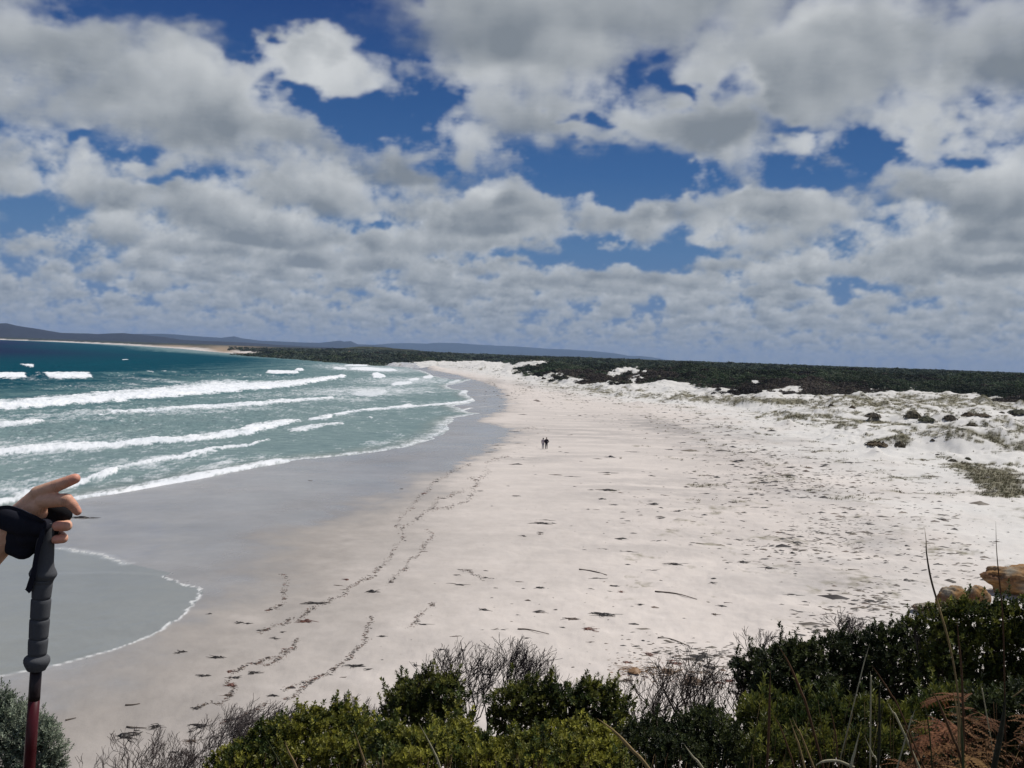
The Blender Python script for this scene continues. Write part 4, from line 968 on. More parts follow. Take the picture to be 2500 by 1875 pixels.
BIG=[(304,1797,50,40,black,"large black seaweed clump with a pointed tail nearest the bottom left"),(383,1775,27,14,black,"black seaweed lump right of the largest one"),
(442,1593,22,10,black,"small dark seaweed mound nearest the curved foam line"),(529,1606,34,11,black,"flat dark seaweed mat on the damp sand, right of the foam curve"),(496,1650,26,8,black,"thin dark mound just below the flat seaweed mat"),
(573,1655,22,12,black,"dark seaweed in the middle of the reddish wrack"),(562,1640,20,12,redb,"small red-brown seaweed heap at the top of the reddish wrack"),(563,1674,26,18,redb,"red-brown tangle in the thick of the wrack line"),(556,1698,26,9,brn,"brown strip at the lower end of the reddish wrack"),
(669,1559,17,6,black,"little black lump between the two wrack lines"),(620,1642,30,8,black,"long dark ribbon pile right of the reddish wrack"),(479,1729,22,12,black,"black hook-shaped seaweed at the bottom left"),
(868,1626,38,10,black,"pointed dark kelp piece left of the bottom centre"),(670,1699,26,6,black,"low arched seaweed strip above the windswept bare shrubs"),(490,1772,40,13,black,"ragged black pile behind the leaning bare shrub"),(467,1786,14,9,black,"small black blot left of the ragged pile"),
(468,1810,34,18,brn,"grey-brown seaweed mat beside the leaning bare shrub"),(422,1837,18,6,black,"flat black scrap seen through the leftmost bare shrub"),(450,1840,17,6,black,"second flat scrap behind the bare shrubs, near the bottom"),(589,1752,14,8,black,"black lump above the windswept bare shrub"),
(910,1445,28,12,black,"black seaweed mound with a tail beside the inner wrack line"),(749,1516,34,12,redb,"red-brown clump with trailing strands on the outer wrack line"),(585,1521,20,10,black,"left of two dark mounds above the foam bend"),(607,1523,16,5,black,"right of two dark mounds above the foam bend"),(511,1499,12,5,black,"tiny dark lump closest to the tip of the foam curve"),
(774,1473,50,6,black,"long dark strip along the outer wrack line"),(848,1416,17,6,redb,"reddish lump on the upper outer wrack line"),(932,1553,20,5,black,"slim dark piece between the wrack and the dark upright shrub"),(1014,1625,20,13,black,"round black seaweed ball above the dark upright shrub"),
(1181,1489,25,7,black,"dark seaweed mound on bare pale sand above the bushy bare shrub"),(1020,1517,17,4,black,"small strip on pale sand left of centre"),(1130,1587,14,6,black,"spiky little dark tuft just above the bushy bare shrub"),(1077,1587,18,4,black,"thin dark sliver left of the spiky little tuft"),(690,1544,12,6,black,"small round lump under the red-brown trailing clump"),
(1279,1309,14,8,black,"left of a pair of small dark blobs at mid beach"),(1319,1304,14,7,brn,"right of a pair of small dark blobs at mid beach"),(1322,1278,38,5,black,"straight thin dark strip above the pair of blobs"),(1476,1501,54,11,black,"thick tapering black kelp piece at the centre of the lower beach"),
(1515,1445,17,8,redb,"reddish knob above the thick tapering kelp"),(1394,1512,31,8,brn,"forked brown piece left of the thick tapering kelp"),(1436,1536,28,11,redb,"rust-red seaweed patch under the thick tapering kelp"),(1744,1413,20,5,black,"upper of two stacked dark pieces right of centre"),(1740,1423,17,4,black,"lower of two stacked dark pieces right of centre"),
(1815,1373,22,7,black,"dark piece with a long tail at the left of the right-hand litter"),(1874,1387,28,7,black,"dark piece right of the long-tailed one"),(1935,1350,20,5,black,"compact dark piece in the right-hand litter"),(1944,1326,36,6,black,"wide thin dark piece above the compact one"),(1650,1378,42,7,black,"pale-tailed dark kelp strip at mid beach"),
(1765,1480,20,7,black,"dark streak left of the fluffy brown tuft's lower side"),(1743,1500,17,10,brn,"fluffy brown tuft alone on the lower right sand"),(1315,1435,21,5,black,"small dark strip above the bushy bare shrub's right side"),(1503,1431,26,4,black,"thin strip above the reddish knob"),(1564,1476,16,5,black,"teardrop-shaped piece right of the reddish knob"),
(1491,1116,24,11,black,"darkest seaweed mound below right of the walking couple"),(1599,1232,27,8,black,"black kelp with a tail at the middle distance"),(1656,1248,22,6,black,"dark mound right of the black kelp with a tail"),(1470,1219,20,4,black,"short dark strip left of the black kelp with a tail"),(1487,1197,42,4,black,"long thin strip above the short dark strip"),(1872,1223,14,7,black,"small dark lump at right, level with the tailed kelp"),
(204,1264,52,6,black,"dark seaweed strip on the wet sand just right of the pointing hand"),(1065,1176,11,5,black,"dark lump near the edge of the wet sand"),(981,1194,9,5,black,"little dark lump on the wet sand"),
(1560,1638,72,22,(.20,.115,.055),"main brown seaweed heap behind the open bare shrub"),(1630,1640,62,22,(.16,.10,.055),"ragged brown heap right of the main heap"),(1685,1663,66,26,(.15,.095,.055),"lower right brown heap seen through the bare twigs"),(1583,1598,26,11,redb,"dark red patch above the main brown heap"),(1650,1620,30,8,redb,"thin reddish streak above the ragged brown heap"),(1530,1660,30,9,brn,"dark edge piece left below the main brown heap"),(1528,1618,24,10,redb,"curled red seaweed left of the dark red patch"),(1783,1664,26,12,redb,"reddish patch beside the small leafy ball shrub")]
for i,(cx,cy,w,hh,c,lab) in enumerate(BIG):
    rng=np.random.default_rng(140+i); g=ground_hit(cx,cy)[0]; D=g[1]
    L=w/F*D; W=min(max(hh/F*D*D/13.5*.8,L*.3),L*1.1)
    o=weed_mesh(rng,L,W,c,15 if w>20 else 8).build("seaweed_clump",M_WEED); o.location=(g[0],g[1],g[2]-.01); o.rotation_euler[2]=rng.normal()*.12
    tag(o,lab,'seaweed','larger seaweed clumps cast up on the beach')
STK=[((1599,1445),(1650,1450),(1702,1464),"long thin driftwood pole at the middle of the lower beach"),((1414,1391),(1450,1396),(1482,1405),"pale split driftwood stick above the reddish knob"),((1606,1558),(1640,1562),(1685,1580),"bent thin stick above the brown seaweed heap"),((306,1723),(325,1722),(342,1719),"short pointed stick at the lower left of the damp sand"),((160,1760),(172,1757),(186,1754),"tiny stick left of everything on the damp sand"),((309,1776),(330,1778),(358,1779),"thin stem between the largest clump and the lump beside it"),((1264,1537),(1290,1538),(1340,1549),"curved thin stem left of the bushy bare shrub's top right")]
for a,b,c,lab in STK:
    P=ground_hit([a[0],b[0],c[0]],[a[1],b[1],c[1]])+np.array([0,0,.03]); root=P[1].copy(); Q=spline(P,10); mb=MB(); add_tube(mb,Q-root,np.linspace(.05,.02,10)*(P[1,1]/55),6,(.10,.075,.055))
    o=mb.build("driftwood_stick",M_WEED); o.location=root; tag(o,lab,'driftwood','sticks lying on the sand')
# countable scraps: four kinds, copied
LITZ=[(1720,1035,230,28,.08,1.0),(1850,1110,190,40,.1,1.1),(1950,1170,230,50,.05,1.0),(2060,1290,170,70,0.,.8),(2130,1470,90,60,0,.9),(1990,1330,200,60,.0,.8),(1500,1020,200,22,.1,.55),(2280,1300,200,150,0,.45),(1700,1230,350,110,0,.25),(1400,1500,420,130,0,.12),(1350,990,160,30,0,.35),(2060,1530,130,50,.0,.9),(1700,1600,180,40,.1,.8),(2200,1180,200,60,.1,.5),(1300,1100,140,60,0,.2),(2350,1400,120,60,0,.4)]
def litw(px,py): 
    s=np.zeros(np.shape(px))
    for cx,cy,rx,ry,sl,w in LITZ: s=np.maximum(s,w*np.exp(-((px-cx)/rx)**2-((py-cy-sl*(px-cx))/ry)**2))
    return s
def sample_px(n,x0,x1,y0,y1,wf,seed):
    rng=np.random.default_rng(seed); X=[];Y=[]
    while sum(map(len,X))<n:
        a=rng.uniform(x0,x1,20000);b=rng.uniform(y0,y1,20000); k=rng.random(20000)<wf(a,b); X.append(a[k]);Y.append(b[k])
    return np.concatenate(X)[:n],np.concatenate(Y)[:n]
WRK=[[(1240,1112),(1190,1130),(1185,1160),(1150,1190),(1080,1215),(1040,1252),(990,1285),(975,1325),(930,1385),(900,1410)],[(1150,1130),(1090,1160),(1050,1190),(1000,1240),(960,1290)],[(900,1410),(870,1425),(820,1460),(770,1480),(745,1500),(690,1522),(630,1545)],[(1150,1160),(1160,1200),(1120,1230),(1060,1245)],[(1040,1290),(1050,1315),(1020,1350),(985,1390),(945,1430)],[(905,1500),(898,1540),(880,1575),(845,1612),(805,1640),(760,1660),(690,1685)],[(725,1555),(715,1575),(680,1600),(640,1615),(600,1625)],[(720,1575),(690,1605),(645,1625)],[(590,1625),(560,1660),(565,1690),(545,1715),(500,1720),(480,1732)],[(690,1400),(700,1430),(680,1480),(650,1490)],[(1120,1390),(1160,1400),(1180,1420)],[(1060,1470),(1030,1500),(1000,1530)],[(780,1650),(740,1680),(700,1710)],[(650,1715),(610,1740),(560,1760),(530,1765)],[(1262,1050),(1300,1045),(1340,1050)]]
wx=[];wy=[];rng=np.random.default_rng(5)
for P in WRK:
    P=np.array(P,float); Q=spline(P,60); seg=np.concatenate([[0],np.cumsum(np.hypot(*np.diff(Q,axis=0).T))]); n=int(seg[-1]*1.0)
    t=rng.random(n)*seg[-1]; wx.append(np.interp(t,seg,Q[:,0])+rng.normal(size=n)*3.5+4*np.sin(t*.11)); wy.append(np.interp(t,seg,Q[:,1])+rng.normal(size=n)*1.8+2*np.cos(t*.16))
wx=np.concatenate(wx);wy=np.concatenate(wy)
sx1,sy1=sample_px(230,620,2480,1010,1720,lambda a,b:litw(a,b)+.03,3)
k=(sy1<1700-np.clip(sx1-1900,0,600)*.42); sx1,sy1=sx1[k],sy1[k]
PROTO=[]
for k in range(5):
    rng=np.random.default_rng(60+k); L=.55;W=[.22,.3,.16,.25,.2][k]; PROTO.append(weed_mesh(rng,L,W,[black,black,brn,black,brn][k],4).build("seaweed_scrap",M_WEED))
used_=set()
P=ground_hit(sx1,sy1); rng=np.random.default_rng(77)
order=np.argsort(-sy1)
for q,i in enumerate(order):
    k=q%5; o=PROTO[k] if q<5 else PROTO[k].copy()
    if q>=5: scene.collection.objects.link(o)
    D=P[i,1]; s=1.35*np.clip(D/60,.5,2.2)*rng.uniform(.5,1.25); o.location=P[i]-np.array([0,0,.008]); o.scale=(s,s*.9,s*.7); o.rotation_euler[2]=rng.normal()*.25+(math.pi if rng.random()<.5 else 0)
    tag(o,"small dark scrap of seaweed lying flat on the pale sand among many like it",'seaweed','small seaweed scraps strewn over the beach')
mb=MB()
def chips(px,py,size,seed,colr,elong=2.2):
    rng=np.random.default_rng(seed); P=ground_hit(px,py)
    for p in P:
        D=max(p[1],20); L=size*(D/60)**.55*np.exp(rng.normal()*.55); W=L/rng.uniform(1.6,elong*1.9); V,F3=fan(rng,L,W,min(L,W)*.22+.01,7,1)
        a=rng.normal()*.22-.1; c,s=math.cos(a),math.sin(a); V=np.stack([V[:,0]*c-V[:,1]*s,V[:,0]*s+V[:,1]*c,V[:,2]],-1)+p; mb.add(V,F3,np.array(colr[rng.integers(len(colr))])*rng.uniform(.6,1.5))
chips(wx,wy,.115,1,[black,brn,black,redb])
jr=np.random.default_rng(44); chips(np.concatenate([wx,wx])+jr.normal(size=2*len(wx))*3,np.concatenate([wy,wy])+jr.normal(size=2*len(wx))*1.6,.06,21,[black,brn,(.12,.09,.06)])
a,b=sample_px(3300,1150,2500,960,1700,lambda a,b:litw(a,b)**1.7*(bil(NOF,a*1.3,b*4)>.15),8); k=(b<1700-np.clip(a-1900,0,600)*.42); chips(a[k],b[k],.36,2,[black,brn,(.08,.065,.05),black,(.12,.10,.075)],3.4)
a,b=sample_px(220,600,2450,1020,1720,lambda a,b:.3+0*a,9); k=(b<1700-np.clip(a-1900,0,600)*.42)&(a>1330-(b-1100)*.85); chips(a[k],b[k],.09,3,[black,brn])
a,b=sample_px(900,1180,1750,920,1010,lambda a,b:np.exp(-((b-965-(a-1400)*.07)/22)**2),10); chips(a,b,.22,4,[brn,black,(.12,.09,.06)])
a,b=sample_px(700,1480,1820,1585,1690,lambda a,b:np.exp(-((b-1640-(a-1620)*.12)/26)**2-((a-1640)/130)**2),11); chips(a,b,.13,5,[(.16,.09,.05),redb,brn,(.2,.14,.08)])
lit=mb.build("seaweed_litter",M_WEED); tag(lit,'fine dark seaweed litter and wrack lines scattered over the white beach','seaweed litter',kind='stuff')
# ---------------------------------------------------------------- dune grass and scrub
def gridv(G): return G[HIT_I[:,0],HIT_I[:,1]]
rng=np.random.default_rng(15)
a=rng.uniform(1150,2580,42000);b=rng.uniform(893,1225,42000); P=ground_hit(a,b); gw=gridv(GWG); scv=gridv(SCG)
k=(rng.random(len(a))<gw*1.25)&(scv<.5)&(P[:,1]>60)
P=P[k]
Hx=np.concatenate([np.array([[h_[0],h_[1]]])+np.random.default_rng(9).normal(size=(26,2))*h_[2]*.75 for h_ in HUMP[8:26]]); P=np.concatenate([P,np.stack([Hx[:,0],Hx[:,1],hgt(Hx[:,0],Hx[:,1])],-1)])
n=len(P); D=P[:,1]
def tufts(P,hh,nb,seed,pal,lean=(.5,-.1)):
    rng=np.random.default_rng(seed); n=len(P); m=nb
    base=P[:,None]+np.concatenate([rng.normal(size=(n,m,2))*.16*(hh[:,None,None]/.4),np.zeros((n,m,1))],-1)
    d=rng.normal(size=(n,m,3))*np.array([.45,.45,.1])+np.array([lean[0],lean[1],1.0]); d=unit(d); l=hh[:,None,None]*rng.uniform(.5,1.1,(n,m,1))
    sd=unit(np.cross(d,rng.normal(size=(n,m,3)))); w=.035*(hh[:,None,None]/.4)
    V=np.stack([base-sd*w,base+sd*w,base+d*l],2).reshape(-1,3); i=np.arange(n*m)*3; Fc=np.stack([i,i+1,i+2],-1)
    pal=np.array(pal); C=np.repeat(pal[rng.integers(len(pal),size=n)]*rng.uniform(.6,1.3,(n,1)),m*3,0); return V,Fc,C
V,Fc,C=tufts(P,np.clip(.30*(D/120)**.6,.25,.9),7,1,[(.10,.095,.045),(.15,.13,.075),(.075,.085,.035),(.13,.10,.06),(.19,.17,.10)])
o=mesh_np("dune_grass",V,Fc,M_GRASS,None,{'col':C},False); tag(o,'olive and straw-coloured tussock grass trailing over the white dunes','dune grass',kind='stuff')
def bushes(P,R,seed,pal,nl=30):
    rng=np.random.default_rng(seed); n=len(P)
    d=unit(rng.normal(size=(n,nl,3))*np.array([1,1,.8])+np.array([0,0,.35])); d[...,2]=np.abs(d[...,2])*.95-.05
    c=P[:,None]+d*R[:,None,None]*np.array([1.1,1.1,.75])*rng.uniform(.55,1.08,(n,nl,1))
    u=unit(np.cross(d,rng.normal(size=(n,nl,3)))); v=np.cross(u,unit(d+rng.normal(size=(n,nl,3))*.5)); s=R[:,None,None]*rng.uniform(.16,.34,(n,nl,1))
    V=np.stack([c-u*s,c-v*s*.8,c+u*s,c+v*s*.9],2).reshape(-1,3); i=np.arange(n*nl)*4; Fc=np.stack([i,i+1,i+2,i+3],-1)
    pal=np.array(pal); q=np.clip((n2(2,P[:,0],P[:,1],420.)*1.2+4.3-3.2*sms(330,800,np.hypot(P[:,0],P[:,1]))+rng.normal(size=n)*.5),0,len(pal)-1).astype(int)
    C=np.repeat(pal[q]*np.clip(1+.38*n2(1,P[:,0],P[:,1],220.)+.12*rng.normal(size=n),.45,1.7)[:,None],nl*4,0)*np.repeat(rng.uniform(.88,1.12,n*nl),4)[:,None]
    return V,Fc,C
M_SCRUB=vcolmat("scrub_leaf",.8,.15,.15)
PAL=[(.066,.086,.060),(.066,.078,.046),(.046,.066,.032),(.044,.058,.030),(.064,.054,.042),(.072,.058,.046)]
a=rng.uniform(560,2580,26000); hz_=822+.0349*a; b=hz_+2+rng.random(26000)**1.3*110; P=ground_hit(a,b); scv=gridv(SCG); D=P[:,1]
k=(scv>.6)&(D>150)&(D<2600); P=P[k];D=D[k]; R=np.clip(.0026*D,.9,4.)*rng.uniform(.6,1.25,len(P))
V,Fc,C=bushes(P,R,2,PAL); o=mesh_np("dune_scrub",V,Fc,M_SCRUB,None,{'col':C},False); tag(o,'dense dark coastal scrub covering the back dunes and plain','scrub',kind='stuff')
# treeline where the plain meets the sky
a=np.concatenate([rng.uniform(1100,2580,1500),rng.uniform(560,1000,500)]); Dd=np.concatenate([rng.uniform(1100,2600,1500),rng.uniform(1250,1650,500)])
d=pix_dir(a,822+.0349*a); az_=np.arctan2(d[:,0],d[:,1]); X_=Dd*np.sin(az_);Y_=Dd*np.cos(az_); Zh,sd_,_,_,_=height(X_,Y_)
k=sd_>60; P=np.stack([X_,Y_,Zh],-1)[k]; R=rng.uniform(1.6,4.2,len(P))*np.where(a[k]<1000,.8,1); P[:,2]=np.minimum(P[:,2],13)
V,Fc,C=bushes(P,R,3,PAL,26); o=mesh_np("distant_woodland",V,Fc,M_SCRUB,None,{'col':C},False); tag(o,'far dark low woodland along the horizon plain','woodland',kind='stuff')
DB=[(2132,1011,30,13,"triangular grassy mound bush, leftmost of the dune mounds"),(2228,1008,30,20,"dark grass-skirted bush on the tallest pale dune mound"),(2262,1020,28,14,"grey-green bush on the round mound right of the tallest one"),(2319,1016,24,16,"dark bush on a mound with a bare sandy right side"),(2373,1034,18,9,"small black bush low in the sand between the mounds"),(2488,1002,36,15,"black bush at the right edge of the dunes"),(2474,1009,14,8,"small dark bush just left of the one at the right edge"),(2446,1006,10,5,"tiny dark bush alone on the open sand near the right edge"),(2081,992,11,8,"little dark cone bush far left among the dune mounds"),(2029,988,10,9,"brown bush tip on the first dune crest"),(2326,1122,14,8,"grey tuft bush on the smooth sand slope"),(2362,1118,12,8,"second grey tuft bush on the smooth slope, right of the other"),(2289,1109,8,5,"tiny dark tuft high on the smooth sand slope"),(2196,1082,20,16,"green bush hanging over the edge of the near dune"),(2140,1080,40,14,"brown grassy hump at the left tip of the near dune"),(2277,1073,8,6,"tiny tuft on the dune just behind its crest"),(2400,1012,28,9,"wide low brown bush behind the round mounds"),(2366,1010,26,12,"dry brown bush right of the mound with a bare side")]
for i,(cx,cy,w,hh,lab) in enumerate(DB):
    g=ground_hit(cx,cy+hh*.45)[0]; D=g[1]; r=w/F*D*.5; h_=hh/F*D
    V,Fc,C=bushes(np.array([[0,0,0.]]),np.array([1.]),200+i,[((.085,.07,.05),(.10,.085,.055),(.07,.07,.042))[i%3] if i not in(8,9,14,16,17) else (.10,.075,.045)],160); V=V*np.array([r*1.15,r*1.15,h_*1.05]); V[:,:2]*=np.clip(1.15-.85*V[:,2:]/(h_*1.25),.25,1.2)
    e=empty("dune_bush",g); tag(e,lab,'bush','bushes on the dune mounds')
    mesh_np("crown",V,Fc,M_SCRUB,e,{'col':C},False)
    mb=MB()
    for k in range(5): add_tube(mb,np.array([[0,0,-.1],[RNG.normal()*r*.3,RNG.normal()*r*.3,h_*.5]]),[.05,.02],4)
    mb.build("stems",M_BARK,e)
# ---------------------------------------------------------------- figures
def capsule(a,b,ra,rb,n=14,k=5):
    a=np.array(a,float);b=np.array(b,float);d=b-a;L=np.linalg.norm(d); d=d/L if L>1e-9 else np.array([0,0,1.])
    u=np.cross(d,[.3,.5,.81]);u/=np.linalg.norm(u);v=np.cross(d,u)
    P=[];R=[]
    for t in np.linspace(-np.pi/2,0,k)[1:]: P.append(a+d*ra*math.sin(t));R.append(ra*math.cos(t))
    for t in (.25,.5,.75): P.append(a+(b-a)*t);R.append(ra+(rb-ra)*t)
    for t in np.linspace(0,np.pi/2,k)[:-1]: P.append(b+d*rb*math.sin(t));R.append(rb*math.cos(t))
    P=np.array(P);R=np.array(R); ang=np.linspace(0,2*np.pi,n,endpoint=False)
    V=(P[:,None]+R[:,None,None]*(u*np.cos(ang)[:,None]+v*np.sin(ang)[:,None])[None]).reshape(-1,3)
    F4=grid_faces(len(P),n,True); m=len(V); V=np.concatenate([V,[a-d*ra],[b+d*rb]]); i=np.arange(n);j=(i+1)%n;o=(len(P)-1)*n
    F3=np.concatenate([np.stack([j,i,np.full(n,m)],-1),np.stack([i+o,j+o,np.full(n,m+1)],-1)])
    return V,F4[:,::-1],F3[:,::-1]
def blob(parts,voxel,smooth=6,factor=.5,warp=None):
    """one continuous skin over overlapping tapered limbs"""
    mb=MB()
    for p in parts:
        V,F4,F3=capsule(*p[:4]);
        if len(p)>4: # squash about the segment middle
            c=(np.array(p[0])+np.array(p[1]))/2; V=c+(V-c)*np.array(p[4])
        k=mb.n; mb.add(V,F4); mb.F.append(F3+k)
    o=mb.build("tmp_blob",None); md=o.modifiers.new('r','REMESH'); md.mode='VOXEL'; md.voxel_size=voxel
    sm=o.modifiers.new('s','SMOOTH'); sm.iterations=smooth; sm.factor=factor
    dg=bpy.context.evaluated_depsgraph_get(); ev=o.evaluated_get(dg); me=bpy.data.meshes.new_from_object(ev)
    V=np.empty(len(me.vertices)*3,np.float32); me.vertices.foreach_get('co',V); V=V.reshape(-1,3).astype(float)
    Fq=np.empty(len(me.loops),np.int32); me.loops.foreach_get('vertex_index',Fq); n4=len(me.polygons)
    Fq=Fq.reshape(-1,4) if len(Fq)==4*n4 else None
    if Fq is None:
        q=[list(p.vertices) for p in me.polygons]; Fs=[np.array([f for f in q if len(f)==3]).reshape(-1,3),np.array([f for f in q if len(f)==4]).reshape(-1,4)]
    else: Fs=[Fq]
    bpy.data.objects.remove(o); bpy.data.meshes.remove(me)
    return V,[f for f in Fs if len(f)]
HD=1.35 # metres from the lens to the pole hand
mm=HD/F
cH=math.cos(PITCH)
def Q(zx,zy,w=0.):
    """point of the hand: enlarged-photo coordinates, w millimetres toward the camera"""
    return at_px(zx/6.146,1130+zy/6.146,HD-w*.001)
def QR(r): return (r+20)/6.146*mm
def qc(a,b,ra,rb,*s): return (Q(*a),Q(*b),QR(ra),QR(rb))+s
sh=np.array([-1.30,1.33,13.93]); el=np.array([-1.03,1.40,13.93])
arm=[qc((190,860,-6),(575,470,0),150,96),qc((200,900,-4),(640,600,4),150,92),qc((230,960,-6),(660,740,-6),150,86),qc((250,1040,-8),(640,850,-12),140,74),qc((330,760,-4),(560,640,2),150,110),
 qc((560,460,2),(850,345,6),92,76),qc((850,345,6),(1015,280,6),75,66),qc((1015,280,6),(1128,235,5),66,58),
 qc((640,575,6),(1000,555,12),90,80),qc((1000,555,12),(1095,640,9),78,60),qc((1095,640,9),(1160,728,5),58,46),
 qc((620,760,-34),(930,860,-38),74,62),qc((930,860,-38),(1000,930,-14),60,62),qc((1000,930,-14),(1000,945,2),62,62),qc((1000,945,2),(860,950,10),62,58),
 qc((600,880,-36),(880,1060,-36),62,52),qc((880,1060,-36),(950,1125,-14),52,54),qc((950,1125,-14),(945,1135,0),54,54),qc((945,1135,0),(840,1150,7),54,50),
 qc((330,760,-20),(620,720,-34),92,74),qc((620,720,-34),(860,760,-40),72,62),qc((860,760,-40),(1000,820,-34),60,52),
 qc((190,940,-6),(40,1150,-8),165,195),qc((40,1150,-8),(-180,1330,-10),200,245),
 (Q(-180,1330,-10),el,QR(245),.046),(el,sh,.047,.058)]
V,Fs=blob(arm,.0015,7,.5)
nv=len(V)
# colour: ruddy finger ends and knuckle creases
C=np.tile(np.array([.72,.43,.29]),(len(V),1)); red=np.array([.72,.29,.21]); pale_=np.array([.58,.37,.24])
for q,rr,cc,am in [((1130,235,5),150,red,.8),((1160,728,5),110,red,.7),((850,950,14),130,red,.7),((850,1150,10),130,red,.7),((1060,560,10),110,red,.45),((860,345,8),90,red,.25),((560,460,2),110,pale_,.3),((1000,560,14),60,pale_,.2)]:
    d=np.linalg.norm(V-Q(*q),axis=1)/QR(rr); f=(am*np.exp(-d*d))[:,None]; C=C*(1-f)+cc*f
# fine creases at finger joints
for q,dirn in [((850,345,6),(1,-.4)),((1015,280,6),(1,-.4)),((1000,555,12),(1,.3)),((1095,640,9),(.6,1)),((660,700,0),(1,.6)),((690,640,2),(1,.7))]:
    c=Q(*q); dd_=unit(Q(q[0]+dirn[0]*100,q[1]+dirn[1]*100,q[2])-c); t_=(V-c)@dd_; near_=np.linalg.norm(V-c,axis=1)<QR(105)
    for off in(-.0022,.0005,.003):
        f=np.exp(-((t_-off)/.0006)**2)*near_; C*=1-.22*f[:,None]
M_SKIN=NT("skin"); c_=M_SKIN.attr('col'); p_=M_SKIN.pos(obj=True); n_=M_SKIN.noise(160,5,.6,p_); n5=M_SKIN.noise(900,3,.6,p_)
c_=M_SKIN.mix(1.0,c_,M_SKIN.ramp(n_,[(.3,(.88,.84,.82)),(.7,(1.08,1.06,1.05))]),'MULTIPLY')
M_SKIN.bsdf(c_,.5,.35,M_SKIN.bump(n5,.35,.0006),Subsurface_Weight=.12,Subsurface_Radius=(.008,.003,.002)); M_SKIN=M_SKIN.m
# rest of the walker, standing just outside the picture: same skin mesh
gz0=hgt(-1.36,1.15)[0]; bx,by=-1.36,1.12
def B(x,y,z): return (bx+x,by+y,gz0+z)
head=[((B(0,0,1.44)),(B(.01,0,1.52)),.055,.052),((B(.005,0,1.58)),(B(-.01,0,1.64)),.078,.088,(1.02,.86,1.0)),((B(.055,0,1.55)),(B(.06,0,1.52)),.045,.035),((B(.095,0,1.585)),(B(.105,0,1.56)),.012,.016),((B(.075,0,1.525)),(B(.08,.0,1.522)),.022,.018,(1,1.6,.6)),
 ((B(-.005,.078,1.585)),(B(-.01,.082,1.60)),.014,.018,(1,.5,1.3)),((B(-.005,-.078,1.585)),(B(-.01,-.082,1.60)),.014,.018,(1,.5,1.3)),((B(.072,.03,1.60)),(B(.072,.032,1.60)),.014,.014),((B(.072,-.03,1.60)),(B(.072,-.032,1.60)),.014,.014)]
legs=[]
for s in(-1,1):
    legs+=[(B(0,s*.09,.88),B(.02,s*.10,.47),.082,.056),(B(.02,s*.10,.47),B(-.01,s*.11,.10),.055,.036),(B(-.02,s*.11,.045),B(.13,s*.12,.03),.036,.028)]
torso=[(B(0,0,1.40),B(0,0,1.12),.105,.105,(.9,1.45,1)),(B(0,0,1.12),B(0,0,.90),.105,.12,(.9,1.3,1)),(B(0,.1,1.36),tuple(sh),.06,.055),(B(0,-.1,1.36),B(0,-.19,1.34),.06,.055),(B(0,-.19,1.34),B(.03,-.24,1.06),.05,.038),(B(.03,-.24,1.06),B(.09,-.24,.84),.036,.026),(B(.09,-.24,.84),B(.11,-.235,.77),.032,.026,(1,.6,1))]
for k,o in enumerate((-.024,-.008,.008,.024)): torso.append((B(.112+o*.3,-.235+o*.3,.77),B(.12+o,-.235,.70-(.0,.01,.008,-.01)[k]),.0085,.007))
torso.append((B(.11,-.225,.80),B(.15,-.215,.75),.011,.009))
V2,F2=blob(head+legs+torso,.011,3,.5)
C2=np.tile(np.array([.50,.285,.185]),(len(V2),1))
person=empty("person",(bx,by,gz0)); tag(person,"walker at the left edge whose hand points over the beach while gripping a trekking pole",'person')
root_=np.array([bx,by,gz0])
allF=list(Fs)+[f+nv for f in F2]
mesh_np("body",np.concatenate([V,V2])-root_,allF,M_SKIN,person,{'col':np.concatenate([C,C2])})
M_SHIRT=simple("shirt_cloth",(.05,.075,.12),.9,.1,60,.2,.001); M_SHORT=simple("trouser_cloth",(.07,.065,.05),.95,.1,60,.2,.001); M_HAIR=simple("hair",(.035,.022,.014),.6,.3,200,.4,.002); M_BOOT=simple("boot",(.04,.03,.022),.8,.2)
sv,sf=blob([(a,b,r1+.014,r2+.014)+tuple(r) for a,b,r1,r2,*r in torso[:5]]+[(tuple(sh),tuple((el+sh)/2+(el-sh)*.1),.070,.066)],.011,4); mesh_np("shirt",sv-root_,sf,M_SHIRT,person)
sv,sf=blob([(B(0,0,.98),B(0,0,.86),.125,.13,(.95,1.25,1))]+[(B(0,s*.09,.88),B(.02,s*.10,.50),.105,.078) for s in(-1,1)],.011,4); mesh_np("shorts",sv-root_,sf,M_SHORT,person)
sv,sf=blob([(B(-.02,0,1.62),B(-.03,0,1.66),.092,.094,(1.02,.9,1)),(B(-.06,0,1.6),B(-.07,0,1.52),.07,.05)],.008,4); mesh_np("hair",sv-root_,sf,M_HAIR,person)
for s in(-1,1):
    sv,sf=blob([(B(-.03,s*.11,.12),B(-.03,s*.11,.04),.052,.05),(B(-.03,s*.11,.045),B(.15,s*.12,.035),.046,.038)],.009,3); mesh_np("boot",sv-root_,sf,M_BOOT,person)
